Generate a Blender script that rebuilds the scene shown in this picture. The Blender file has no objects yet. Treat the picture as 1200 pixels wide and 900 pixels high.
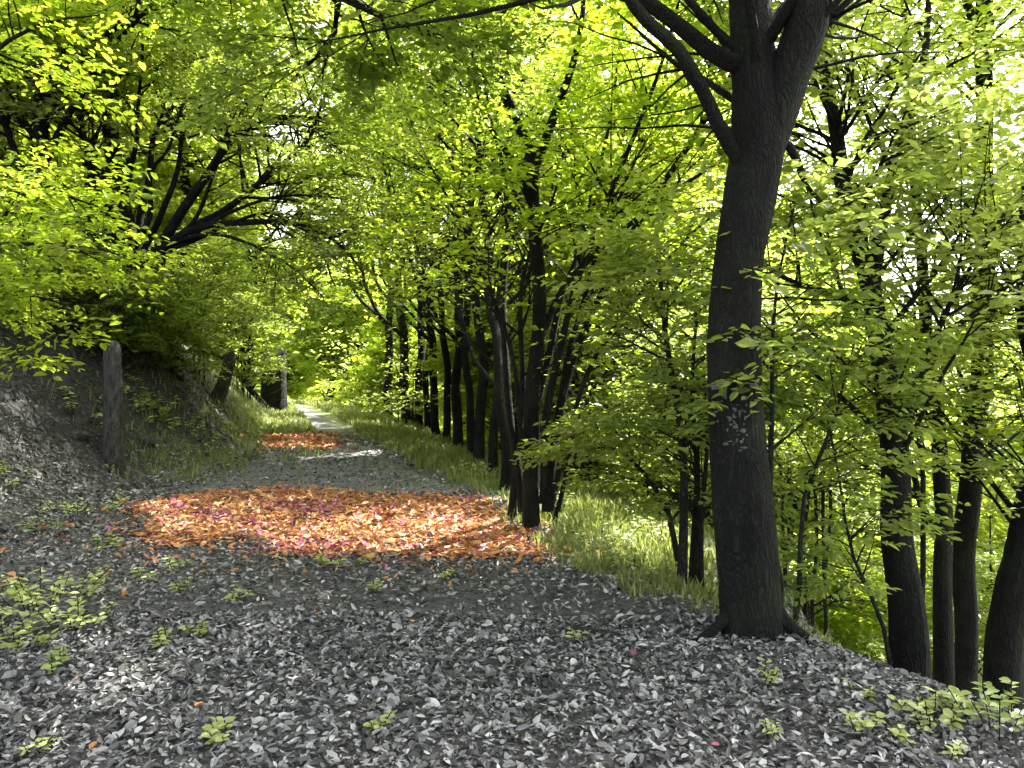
import bpy, math, random
import numpy as np
from mathutils import Vector

# ------------------------------------------------------------------ camera, sky, sun, exposure
SC = bpy.context.scene
COL = SC.collection
rng = np.random.default_rng(11)
F, HZ, EYE = 900.0, 435.0, 1.6            # focal length in photo pixels, horizon row, eye height

cam = bpy.data.cameras.new('camera'); camo = bpy.data.objects.new('camera', cam); COL.objects.link(camo)
camo.location = (0, 0, EYE)
camo.rotation_euler = (math.radians(90) - math.atan((450 - HZ) / F), 0, 0)
cam.sensor_width = 36; cam.lens = 36 * F / 1200; cam.clip_end = 2000; cam.clip_start = 0.05
SC.camera = camo

SUN = np.array([0.52, 0.60, 0.92]); SUN /= np.linalg.norm(SUN)      # direction towards the sun
w = bpy.data.worlds.new('World'); SC.world = w; w.use_nodes = True
nt = w.node_tree; bg = nt.nodes['Background']
sky = nt.nodes.new('ShaderNodeTexSky'); sky.sky_type = 'NISHITA'; sky.sun_disc = False
sky.sun_elevation = math.asin(SUN[2]); sky.sun_rotation = math.atan2(SUN[0], SUN[1])
sky.dust_density = 4.0; sky.air_density = 1.0; sky.ozone_density = 1.0
hs = nt.nodes.new('ShaderNodeHueSaturation'); hs.inputs['Saturation'].default_value = .3     # thin white summer haze
nt.links.new(sky.outputs[0], hs.inputs['Color']); nt.links.new(hs.outputs[0], bg.inputs[0]); bg.inputs[1].default_value = 0.15
sl = bpy.data.lights.new('sun', 'SUN'); sl.energy = 4.8; sl.angle = math.radians(0.5); sl.color = (1, .95, .86)
so = bpy.data.objects.new('sun', sl); COL.objects.link(so)
so.rotation_euler = Vector((-SUN).tolist()).to_track_quat('-Z', 'Y').to_euler()
SC.view_settings.view_transform = 'Standard'; SC.view_settings.look = 'None'; SC.view_settings.gamma = 1
SC.view_settings.exposure = 2.8
SC.cycles.max_bounces = 7; SC.cycles.diffuse_bounces = 4; SC.cycles.transmission_bounces = 4
SC.cycles.glossy_bounces = 2; SC.cycles.use_denoising = True
SC.cycles.use_adaptive_sampling = True; SC.cycles.adaptive_threshold = 0.02

# ------------------------------------------------------------------ small helpers
def nrm(v):
    v = np.asarray(v, float); return v / np.maximum(np.linalg.norm(v, axis=-1, keepdims=True), 1e-9)
def P(px, py, Y):
    """a measured point of the place: direction from the photo, distance Y in metres"""
    return np.array([(px - 600) / F * Y, Y, EYE - (py - HZ) / F * Y])
def tag(o, label=None, cat=None, group=None, kind=None):
    for k, v in (('label', label), ('category', cat), ('group', group), ('kind', kind)):
        if v: o[k] = v
    return o
def empty(name, loc):
    o = bpy.data.objects.new(name, None); o.location = tuple(map(float, loc)); o.empty_display_size = .2
    COL.objects.link(o); return o
def mesh_np(name, V, Fa, mat, parent=None, loc=None, attr=None, smooth=True, Q=None):
    """V (n,3) world points, Fa (m,k) faces"""
    V = np.asarray(V, np.float32)
    off = np.array(parent.location if parent is not None else (loc if loc is not None else (0, 0, 0)), np.float32)
    V = V - off
    me = bpy.data.meshes.new(name)
    me.vertices.add(len(V)); me.vertices.foreach_set('co', V.ravel())
    loops = [np.asarray(Fa, np.int32).ravel()]; tot = [np.full(len(Fa), Fa.shape[1], np.int32)]
    if Q is not None and len(Q):
        loops.append(np.asarray(Q, np.int32).ravel()); tot.append(np.full(len(Q), Q.shape[1], np.int32))
    loops = np.concatenate(loops); tot = np.concatenate(tot)
    me.loops.add(len(loops)); me.loops.foreach_set('vertex_index', loops)
    me.polygons.add(len(tot)); st = np.zeros(len(tot), np.int32); st[1:] = np.cumsum(tot)[:-1]
    me.polygons.foreach_set('loop_start', st); me.polygons.foreach_set('loop_total', tot)
    me.polygons.foreach_set('use_smooth', np.full(len(tot), smooth))
    if attr is not None:
        a = me.attributes.new('tint', 'FLOAT', 'POINT'); a.data.foreach_set('value', np.asarray(attr, np.float32))
    me.update(calc_edges=True)
    me.materials.append(mat)
    o = bpy.data.objects.new(name, me); COL.objects.link(o)
    if parent is not None: o.parent = parent
    else: o.location = tuple(map(float, off))
    return o

# ------------------------------------------------------------------ materials
def newmat(name):
    m = bpy.data.materials.new(name); m.use_nodes = True
    t = m.node_tree; p = t.nodes['Principled BSDF']; return m, t, p
def N(t, kind, **kw):
    n = t.nodes.new(kind)
    for k, v in kw.items():
        if hasattr(n, k): setattr(n, k, v)
        else: n.inputs[k].default_value = v
    return n
def ramp(t, src, stops, interp='LINEAR'):
    r = t.nodes.new('ShaderNodeValToRGB'); r.color_ramp.interpolation = interp
    e = r.color_ramp.elements
    while len(e) < len(stops): e.new(.5)
    for i, (p, c) in enumerate(stops): e[i].position = p; e[i].color = (*c, 1)
    t.links.new(src, r.inputs[0]); return r.outputs[0]
def leaf_mat(name, stops, tstops, tr=.5, rough=.45):
    m, t, p = newmat(name)
    a = N(t, 'ShaderNodeAttribute', attribute_name='tint')
    c = ramp(t, a.outputs['Fac'], stops); c2 = ramp(t, a.outputs['Fac'], tstops)
    t.links.new(c, p.inputs['Base Color']); p.inputs['Roughness'].default_value = rough
    p.inputs['Specular IOR Level'].default_value = .35
    tl = N(t, 'ShaderNodeBsdfTranslucent'); t.links.new(c2, tl.inputs['Color'])
    mx = N(t, 'ShaderNodeMixShader'); mx.inputs[0].default_value = tr
    t.links.new(p.outputs[0], mx.inputs[1]); t.links.new(tl.outputs[0], mx.inputs[2])
    t.links.new(mx.outputs[0], t.nodes['Material Output'].inputs['Surface']); return m
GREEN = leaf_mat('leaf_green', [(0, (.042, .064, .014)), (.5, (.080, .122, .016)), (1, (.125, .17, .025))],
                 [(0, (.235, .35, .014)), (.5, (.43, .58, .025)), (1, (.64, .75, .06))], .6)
OLIVE = leaf_mat('leaf_olive', [(0, (.04, .058, .014)), (.5, (.080, .110, .024)), (1, (.14, .17, .05))],
                 [(0, (.20, .29, .03)), (.5, (.355, .46, .06)), (1, (.54, .61, .13))], .57)
FARG = leaf_mat('leaf_far', [(0, (.055, .08, .022)), (.5, (.10, .145, .03)), (1, (.155, .19, .06))],
                [(0, (.35, .46, .04)), (.5, (.54, .66, .07)), (1, (.74, .80, .13))], .62)
HERB = leaf_mat('leaf_herb', [(0, (.16, .20, .05)), (.5, (.26, .31, .09)), (1, (.38, .42, .16))],
                [(0, (.2, .3, .04)), (.5, (.3, .4, .06)), (1, (.4, .45, .1))], .3)
GRASS = leaf_mat('grass_blade', [(0, (.075, .10, .025)), (.5, (.13, .16, .045)), (1, (.24, .25, .10))],
                 [(0, (.18, .24, .03)), (.5, (.28, .33, .06)), (1, (.42, .42, .14))], .35)
LITTER = leaf_mat('leaf_litter', [(0, (.012, .012, .012)), (.35, (.078, .076, .072)), (.7, (.255, .25, .242)), (1, (.46, .45, .435))],
                  [(0, (.03, .028, .025)), (.5, (.10, .09, .08)), (1, (.25, .24, .2))], .12, .55)
ORANGE = leaf_mat('leaf_orange', [(0, (.20, .055, .075)), (.22, (.38, .09, .19)), (.3, (.27, .10, .028)), (.7, (.42, .18, .058)), (1, (.50, .27, .11))],
                  [(0, (.3, .06, .06)), (.3, (.4, .14, .04)), (1, (.6, .3, .12))], .15, .55)

def bark_mat(name, lo, hi, green=0.0, scale=9, bump=.8):
    m, t, p = newmat(name)
    g = N(t, 'ShaderNodeNewGeometry'); mp = N(t, 'ShaderNodeMapping'); mp.inputs['Scale'].default_value = (1, 1, .28)
    t.links.new(g.outputs['Position'], mp.inputs[0])
    n1 = N(t, 'ShaderNodeTexNoise', Scale=scale, Detail=8.0, Roughness=.7); t.links.new(mp.outputs[0], n1.inputs['Vector'])
    nw = N(t, 'ShaderNodeTexNoise', Scale=scale * 1.6, Detail=4.0); t.links.new(mp.outputs[0], nw.inputs['Vector'])
    va = N(t, 'ShaderNodeVectorMath', operation='MULTIPLY_ADD'); t.links.new(nw.outputs['Color'], va.inputs[0]); va.inputs[1].default_value = (.14, .14, .14); t.links.new(mp.outputs[0], va.inputs[2])
    v = N(t, 'ShaderNodeTexVoronoi', Scale=scale * 3.6); v.feature = 'DISTANCE_TO_EDGE'; t.links.new(va.outputs[0], v.inputs['Vector'])
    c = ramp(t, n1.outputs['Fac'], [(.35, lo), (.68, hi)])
    n2 = N(t, 'ShaderNodeTexNoise', Scale=3.0, Detail=5.0); t.links.new(g.outputs['Position'], n2.inputs['Vector'])
    cr = ramp(t, v.outputs['Distance'], [(0, (.3,) * 3), (.22, (1,) * 3)])
    mc = N(t, 'ShaderNodeMix', data_type='RGBA', blend_type='MULTIPLY'); mc.inputs[0].default_value = 1; t.links.new(c, mc.inputs[6]); t.links.new(cr, mc.inputs[7]); c = mc.outputs[2]
    mx = N(t, 'ShaderNodeMix', data_type='RGBA'); t.links.new(c, mx.inputs[6]); mx.inputs[7].default_value = (.03, .042, .016, 1)
    f = ramp(t, n2.outputs['Fac'], [(.48, (0, 0, 0)), (.7, (green,) * 3)]); t.links.new(f, mx.inputs[0])
    t.links.new(mx.outputs[2], p.inputs['Base Color']); p.inputs['Roughness'].default_value = .9
    p.inputs['Specular IOR Level'].default_value = .2
    mm = N(t, 'ShaderNodeMath', operation='MULTIPLY_ADD'); t.links.new(v.outputs['Distance'], mm.inputs[0]); mm.inputs[1].default_value = 1.2
    t.links.new(n1.outputs['Fac'], mm.inputs[2])
    b = N(t, 'ShaderNodeBump', Strength=min(1, bump * 1.2), Distance=.06); t.links.new(mm.outputs[0], b.inputs['Height'])
    t.links.new(b.outputs[0], p.inputs['Normal']); return m
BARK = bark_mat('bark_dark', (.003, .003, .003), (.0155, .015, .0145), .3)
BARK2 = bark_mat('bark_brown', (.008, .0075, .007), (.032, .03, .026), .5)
BARKG = bark_mat('bark_grey', (.08, .078, .072), (.26, .25, .235), .25, 14)
DEAD = bark_mat('wood_weathered', (.06, .058, .055), (.30, .29, .275), .1, 22)
LICH = bark_mat('lichen', (.07, .075, .065), (.26, .26, .24), 0, 40, .5)

# ------------------------------------------------------------------ terrain
EY = np.array([-40, 0, 2, 3.3, 3.8, 4.5, 5.14, 5.65, 6.7, 8.5, 10.3, 12.5, 17, 22, 26, 33, 45, 60, 90, 300])
EX = np.array([4.4, 3.3, 2.7, 2.2, 1.85, 1.5, 1.14, .75, .37, .02, -.46, -1.4, -3.0, -4.5, -5.8, -8.2, -14, -24, -50, -220])
def edge(y): return np.interp(y, EY, EX)
def vnoise(x, y, s, seed=0):
    x = np.asarray(x, float) * s + seed * 17.3; y = np.asarray(y, float) * s - seed * 9.7
    r = 0; a = .5
    for k in range(4):
        r = r + a * (np.sin(x * 1.7 + 1.3 * np.sin(y * 1.1 + k)) * np.sin(y * 1.9 + 1.2 * np.sin(x * .9 + 2 * k)))
        x, y = x * 1.83 + y * .7, y * 1.91 - x * .6; a *= .5
    return r
def sstep(a, b, v):
    t = np.clip((v - a) / (b - a), 0, 1); return t * t * (3 - 2 * t)
def nograss(x, y): return sstep(1.7, 2.3, x) * sstep(10, 8.8, y) * sstep(6.5, 5.5, x - edge(y))
def bank_toe(y): return np.interp(y, [-40, 0, 5, 8, 11, 15, 26, 33, 60, 90, 300], [-6, -5.6, -5.2, -5.2, -5.5, -5.2, -8.0, -11, -28, -54, -224])
def H(x, y):
    x = np.asarray(x, float); y = np.asarray(y, float)
    e = edge(y); d = x - e
    vw = .25 + .9 * sstep(5, 12, y)                       # width of the verge beside the path
    r = np.maximum(d - vw, 0)
    soft = 2.4 * sstep(6.2, 8.5, y) * sstep(3.6, 2.2, x) * (1 - .5 * sstep(12, 20, y))   # grassy shoulder before the steep slope
    r1 = np.minimum(r, soft); r2 = r - r1
    drop = -(.20 * r1 + np.minimum(.66 * r2 - .3 * (1 - np.exp(-r2 * 1.6)), 4.2 + .16 * r2))
    drop = np.maximum(drop, -9.5)
    drop = drop - .06 * np.clip(d, 0, vw) * 1.0
    b = np.maximum(bank_toe(y) - x, 0)
    rise = 1.9 * (1 - np.exp(-(b / 1.7) ** 1.4)) + 4.0 * (1 - np.exp(-(b / 9.0) ** 1.3)) + .05 * b
    rise = rise * (.55 + .45 * sstep(3, 9, y))
    h = drop + rise + .05 * vnoise(x, y, .55) * (1 + 3 * sstep(0, 4, b) + 3 * sstep(0, 4, r))
    h = h + .012 * vnoise(x, y, 3.1, 3)
    hill = 16 * sstep(95, 190, np.hypot(x * .9, y)) * sstep(-20, 60, x + 15)
    return h + hill - .10 * sstep(14, 30, y) * 0

def axis(lo, hi, c, n, k):
    a, b = math.asinh((lo - c) / k), math.asinh((hi - c) / k)
    return c + k * np.sinh(np.linspace(a, b, n))
gx = axis(-420, 420, -1, 330, 4); gy = axis(-60, 520, 6, 330, 5)
X, Yg = np.meshgrid(gx, gy); Z = H(X, Yg)
V = np.stack([X, Yg, Z], -1).reshape(-1, 3); n = len(gx); m_ = len(gy)
I = (np.arange(m_ - 1)[:, None] * n + np.arange(n - 1)[None]).ravel()
Q = np.stack([I, I + 1, I + n + 1, I + n], -1)
# 'tint': 0 = leaf litter, 1 = grass and moss
d_ = X - edge(Yg); b_ = bank_toe(Yg) - X
gr = sstep(-.1, .35, d_ + .35 * vnoise(X, Yg, 1.3, 2)) * sstep(4.6, 6.5, Yg + d_ * .3)
gr = np.maximum(gr, .9 * sstep(-.2, .5, -b_ * 0 + vnoise(X, Yg, .8, 5) * .6 - np.abs(b_ + .1) + .6) * sstep(11, 14, Yg))
gr = np.maximum(gr, sstep(19, 26, Yg) * .95); gr = np.maximum(gr, sstep(3.5, 6, d_)); gr = gr * (1 - nograss(X, Yg))
bank_shade = sstep(.1, .7, b_) * sstep(8.2, 9.5, Yg) * sstep(24, 18, Yg)  # where the dark of the bank hollow is painted into the ground colour
gm, t, p = newmat('forest_floor')
a = N(t, 'ShaderNodeAttribute', attribute_name='tint'); g = N(t, 'ShaderNodeNewGeometry')
n1 = N(t, 'ShaderNodeTexNoise', Scale=26.0, Detail=9.0, Roughness=.75); t.links.new(g.outputs['Position'], n1.inputs['Vector'])
vo = N(t, 'ShaderNodeTexVoronoi', Scale=22.0); t.links.new(g.outputs['Position'], vo.inputs['Vector'])
c1 = ramp(t, n1.outputs['Fac'], [(.35, (.02, .019, .018)), (.55, (.075, .07, .066)), (.75, (.19, .18, .17))])
c2 = ramp(t, n1.outputs['Fac'], [(.3, (.05, .07, .02)), (.55, (.12, .15, .04)), (.75, (.20, .22, .08))])
sa = N(t, 'ShaderNodeAttribute', attribute_name='bank_shade'); ms = N(t, 'ShaderNodeMix', data_type='RGBA'); t.links.new(sa.outputs['Fac'], ms.inputs[0])
cs = ramp(t, n1.outputs['Fac'], [(.35, (.006, .006, .005)), (.55, (.022, .021, .019)), (.75, (.07, .066, .06))]); t.links.new(c1, ms.inputs[6]); t.links.new(cs, ms.inputs[7]); c1 = ms.outputs[2]  # near-black ramp standing in for shade on the bank
mx = N(t, 'ShaderNodeMix', data_type='RGBA'); t.links.new(a.outputs['Fac'], mx.inputs[0]); t.links.new(c1, mx.inputs[6]); t.links.new(c2, mx.inputs[7])
t.links.new(mx.outputs[2], p.inputs['Base Color']); p.inputs['Roughness'].default_value = .95
b = N(t, 'ShaderNodeBump', Strength=.8, Distance=.04); t.links.new(n1.outputs['Fac'], b.inputs['Height']); t.links.new(b.outputs[0], p.inputs['Normal'])
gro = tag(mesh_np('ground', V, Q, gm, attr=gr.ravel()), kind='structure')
at_ = gro.data.attributes.new('bank_shade', 'FLOAT', 'POINT'); at_.data.foreach_set('value', bank_shade.ravel().astype(np.float32))

# trodden path in the distance
py = np.linspace(9.5, 75, 160); rows = []
for k in range(9):
    f = k / 8
    wv = np.interp(py, [9.5, 14, 20, 30, 75], [3.6, 2.9, 1.9, 1.8, 2.2])
    jit = .16 * vnoise(py * 1.7, py * 0 + (3 if k == 0 else 9), 1, 1) if k in (0, 8) else 0
    inset = np.interp(py, [9.5, 14, 20, 75], [.25, .3, .5, .9])
    x = edge(py) - inset - wv * (1 - f) + jit
    rows.append(np.stack([x, py, H(x, py) + .008 + .02 * math.sin(math.pi * f) * 0], -1))
V = np.stack(rows, 1).reshape(-1, 3); I = (np.arange(159)[:, None] * 9 + np.arange(8)[None]).ravel()
pm, t, p = newmat('path_grit'); g = N(t, 'ShaderNodeNewGeometry')
n1 = N(t, 'ShaderNodeTexNoise', Scale=18.0, Detail=9.0, Roughness=.75); t.links.new(g.outputs['Position'], n1.inputs['Vector'])
c1 = ramp(t, n1.outputs['Fac'], [(.35, (.035, .035, .035)), (.55, (.10, .099, .098)), (.75, (.2, .198, .196))])
t.links.new(c1, p.inputs['Base Color']); p.inputs['Roughness'].default_value = .9
b = N(t, 'ShaderNodeBump', Strength=.6, Distance=.03); t.links.new(n1.outputs['Fac'], b.inputs['Height']); t.links.new(b.outputs[0], p.inputs['Normal'])
tag(mesh_np('path', V, np.stack([I, I + 1, I + 10, I + 9], -1), pm), kind='structure')

# lake in the valley
wm, t, p = newmat('lake_water'); p.inputs['Base Color'].default_value = (.05, .07, .06, 1); p.inputs['Roughness'].default_value = .08
p.inputs['IOR'].default_value = 1.33
wn = N(t, 'ShaderNodeTexNoise', Scale=1.5, Detail=3.0); g = N(t, 'ShaderNodeNewGeometry'); t.links.new(g.outputs['Position'], wn.inputs['Vector'])
b = N(t, 'ShaderNodeBump', Strength=.25, Distance=.05); t.links.new(wn.outputs['Fac'], b.inputs['Height']); t.links.new(b.outputs[0], p.inputs['Normal'])
V = np.array([[24, 28, -8.6], [120, 28, -8.6], [120, 110, -8.6], [24, 110, -8.6]]); 
tag(mesh_np('water', V, np.array([[0, 1, 2, 3]]), wm), kind='structure')

# ------------------------------------------------------------------ tubes
def tubes(Pn, R, sides=6, cap=True, rough=0.0):
    """Pn (N,K,3) centre lines, R (N,K) radii -> verts, quads"""
    Nn, K, _ = Pn.shape
    T = np.gradient(Pn, axis=1); T = nrm(T)
    ref = np.where(np.abs(T[..., 2:3]) > .92, np.array([1., 0, 0]), np.array([0, 0, 1.]))
    ref = np.repeat(ref[:, :1], K, 1)
    A = nrm(np.cross(T, ref)); B = np.cross(T, A)
    an = np.arange(sides) * 2 * math.pi / sides
    rr = np.repeat(R[:, :, None], sides, 2)
    if rough: rr = rr * (1 + rough * rng.normal(0, 1, rr.shape))
    V = Pn[:, :, None] + rr[..., None] * (np.cos(an)[None, None, :, None] * A[:, :, None] + np.sin(an)[None, None, :, None] * B[:, :, None])
    V = V.reshape(-1, 3)
    i = np.arange(Nn)[:, None, None] * K * sides; k = np.arange(K - 1)[None, :, None] * sides; s = np.arange(sides)[None, None]
    s2 = (s + 1) % sides
    Q = np.stack([i + k + s, i + k + s2, i + k + sides + s2, i + k + sides + s], -1).reshape(-1, 4)
    return V, Q
def smooth_line(pts, rad, step=.12, wob=.0):
    pts = np.asarray(pts, float); rad = np.asarray(rad, float)
    d = np.r_[0, np.cumsum(np.linalg.norm(np.diff(pts, axis=0), axis=1))]
    n = max(6, int(d[-1] / step)); s = np.linspace(0, d[-1], n)
    # Catmull-Rom through the points
    ext = np.vstack([2 * pts[0] - pts[1], pts, 2 * pts[-1] - pts[-2]])
    out = []
    for v in s:
        i = min(np.searchsorted(d, v, side='right') - 1, len(pts) - 2); u = (v - d[i]) / max(d[i + 1] - d[i], 1e-6)
        p0, p1, p2, p3 = ext[i], ext[i + 1], ext[i + 2], ext[i + 3]
        out.append(.5 * ((2 * p1) + (-p0 + p2) * u + (2 * p0 - 5 * p1 + 4 * p2 - p3) * u * u + (-p0 + 3 * p1 - 3 * p2 + p3) * u ** 3))
    out = np.array(out)
    if wob:
        ph = rng.uniform(0, 6, 6)
        for ax in range(3):
            out[:, ax] += wob * (np.sin(s * 1.9 + ph[ax]) + .5 * np.sin(s * 4.3 + ph[ax + 3])) * np.minimum(1, s / .8) * (1 if ax < 2 else .4)
    return out, np.interp(s, d, rad)
def stem_mesh(name, line, rad, mat, parent, sides=14, flare=0.0, lump=.06):
    K = len(line); T = nrm(np.gradient(line, axis=0))
    ref = np.array([0, 1., 0]) if abs(T[0, 1]) < .9 else np.array([1., 0, 0])
    A = nrm(np.cross(T, ref)); B = np.cross(T, A); an = np.arange(sides) * 2 * math.pi / sides
    s = np.r_[0, np.cumsum(np.linalg.norm(np.diff(line, axis=0), axis=1))]
    ph = rng.uniform(0, 6, 4)
    lob = 1 + lump * (np.sin(3 * an[None] + ph[0] + s[:, None] * .9) + .7 * np.sin(5 * an[None] + ph[1] - s[:, None] * 1.3) + .5 * np.sin(2 * an[None] + ph[2] + s[:, None] * 3)) + rng.normal(0, lump * .22, (K, sides))
    fl = 1 + flare * np.exp(-s / (.22))[:, None] * (1 + .5 * np.sin(4 * an[None] + ph[3]))
    r = rad[:, None] * lob * fl
    V = line[:, None] + r[..., None] * (np.cos(an)[None, :, None] * A[:, None] + np.sin(an)[None, :, None] * B[:, None])
    V = np.vstack([V.reshape(-1, 3), line[-1:] + T[-1:] * rad[-1] * .4])
    k = np.arange(K - 1)[:, None] * sides; q = np.arange(sides)[None]; q2 = (q + 1) % sides
    Q = np.stack([k + q, k + q2, k + sides + q2, k + sides + q], -1).reshape(-1, 4)
    top = (K - 1) * sides; c = len(V) - 1; q = np.arange(sides)
    return mesh_np(name, V, Q, mat, parent, Q=np.stack([top + q, top + (q + 1) % sides, np.full(sides, c)], -1))

# ------------------------------------------------------------------ leaves
def leaf_arrays(base, d, nn, size, wid=.55, near=False, curl=.0):
    """base (n,3), d along the leaf, nn its normal, size (n,) -> V, T"""
    d = nrm(d); side = nrm(np.cross(nn, d)); nn = np.cross(d, side); L = size[:, None]; W = L * wid * .5
    n = len(base)
    if near:
        fold = .3 * W
        v = [base, base + d * L * .3 + side * W * .85 + nn * fold, base + d * L * .65 + side * W * .8 + nn * (fold + curl * L * .5),
             base + d * L + nn * curl * L, base + d * L * .65 - side * W * .8 + nn * (fold + curl * L * .5), base + d * L * .3 - side * W * .85 + nn * fold]
        V = np.stack(v, 1).reshape(-1, 3); i = np.arange(n)[:, None] * 6
        T = np.concatenate([np.stack([i + 0, i + 1, i + 2, i + 3], -1), np.stack([i + 0, i + 3, i + 4, i + 5], -1)], 1).reshape(-1, 4)
        return V, T, 6
    v = [base, base + d * L * .45 + side * W + nn * W * .3, base + d * L, base + d * L * .45 - side * W + nn * W * .3]
    V = np.stack(v, 1).reshape(-1, 3); i = np.arange(n)[:, None] * 4
    T = np.concatenate([np.stack([i, i + 1, i + 2], -1), np.stack([i, i + 2, i + 3], -1)], 1).reshape(-1, 3)
    return V, T, 4

def in_poly(x, y, poly):
    c = np.zeros(len(x), bool); n = len(poly)
    for i in range(n):
        (x1, y1), (x2, y2) = poly[i], poly[(i + 1) % n]
        k = ((y1 > y) != (y2 > y)) & (x < (x2 - x1) * (y - y1) / (y2 - y1 + 1e-12) + x1); c ^= k
    return c
def gpt(px, py):
    Y = EYE * F / (py - HZ); return ((px - 600) / F * Y, Y)
PATCH = [gpt(*q) for q in [(150, 597), (200, 590), (262, 574), (345, 578), (430, 577), (560, 586), (602, 612), (645, 650), (560, 657), (330, 652), (285, 628), (195, 645)]]
PATCH2 = [gpt(*q) for q in [(300, 512), (388, 509), (392, 526), (310, 528)]]
CLEAR = [(4, 10), (13, 11), (16, 30), (5, 30)]
GAPS = [CLEAR, PATCH, PATCH2, [gpt(*q) for q in [(285, 450), (490, 450), (500, 478), (480, 512), (300, 506)]]]
def sun_gap(p):
    """canopy gap that lets the sunbeam down on the fallen leaves"""
    q = p[:, :2] - SUN[None, :2] * (p[:, 2:3] / SUN[2])
    k = np.zeros(len(p), bool)
    for g in GAPS: k |= in_poly(q[:, 0], q[:, 1], g)
    return k & (p[:, 2] > 1.0)

def spray_leaves(o, d, L, per, size, flat=.35, droop=.12):
    """sprays at o (M,3) along d (M,3) of length L (M,), PER leaves each in a flat two-sided row"""
    M = len(o); d = nrm(d); up = np.array([0, 0, 1.])
    side = nrm(np.cross(np.broadcast_to(up, d.shape), d)); 
    tw = rng.normal(0, .35, (M, 1)); side = nrm(side + up * tw)
    k = np.arange(per); s = (k + .6) / per
    sg = np.where(k % 2 == 0, 1, -1)
    s = np.clip(s[None] + rng.normal(0, .05, (M, per)), 0, 1)
    base = o[:, None] + d[:, None] * (s * L[:, None])[..., None] - up * (droop * L[:, None] * s ** 2)[..., None]
    wid = (.32 * L[:, None] * (1.1 - s) * rng.uniform(0, 1, (M, per)))
    base = base + side[:, None] * (sg[None] * wid)[..., None]
    ld = d[:, None] * rng.uniform(.3, 1, (M, per))[..., None] + side[:, None] * (sg[None] * rng.uniform(.4, 1.1, (M, per)))[..., None] - up * rng.uniform(-.1, .4, (M, per))[..., None]
    nn = up + rng.normal(0, flat, (M, per, 3))
    sz = size * np.clip(rng.lognormal(-.05, .3, (M, per)), .45, 1.7)
    return base.reshape(-1, 3), ld.reshape(-1, 3), nn.reshape(-1, 3), sz.ravel()

def children(Pn, R, n, t0, t1, length, spread=.9, up=.25, flatten=.0, K=6, rfac=.55, rmin=.003, wob=.06, bend=.15):
    """N new branches growing off centre lines Pn (list of (K,3)) -> (n,K,3), radii"""
    Nn, Kp, _ = Pn.shape
    seg = np.linalg.norm(np.diff(Pn, axis=1), axis=2).sum(1); i = rng.choice(Nn, n, p=seg / seg.sum())
    tt = rng.uniform(t0, t1, n); f = tt * (Kp - 1); k = np.minimum(f.astype(int), Kp - 2); u = (f - k)[:, None]
    o = Pn[i, k] * (1 - u) + Pn[i, k + 1] * u; tan = nrm(Pn[i, k + 1] - Pn[i, k])
    r0 = (R[i, k] * (1 - u[:, 0]) + R[i, k + 1] * u[:, 0])
    pv = rng.normal(0, 1, (n, 3)); pv -= (pv * tan).sum(1, keepdims=True) * tan; pv = nrm(pv)
    d = nrm(tan * (1 - .35 * spread) + pv * spread + np.array([0, 0, up]))
    d[:, 2] *= (1 - flatten); d = nrm(d)
    L = length * rng.uniform(.55, 1.15, n) * (1.15 - .5 * tt)
    s = np.linspace(0, 1, K)[None]
    pts = o[:, None] + d[:, None] * (s * L[:, None])[..., None]
    bd = nrm(rng.normal(0, 1, (n, 3))) * .6 + np.array([0, 0, bend])
    pts = pts + bd[:, None] * (.25 * L[:, None] * s ** 2)[..., None]
    w_ = np.cumsum(rng.normal(0, wob, (n, K, 3)), 1) * (L[:, None, None] / K); w_ -= w_[:, :1]
    pts = pts + w_
    rr = np.maximum(np.minimum(r0 * rfac, L * .02)[:, None] * (1 - .8 * s), rmin * .5)
    return pts, rr

def resample(line, rad, K=12):
    f = np.linspace(0, len(line) - 1, K); i = np.arange(len(line))
    return np.stack([np.interp(f, i, line[:, a]) for a in range(3)], -1), np.interp(f, i, rad)

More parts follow.
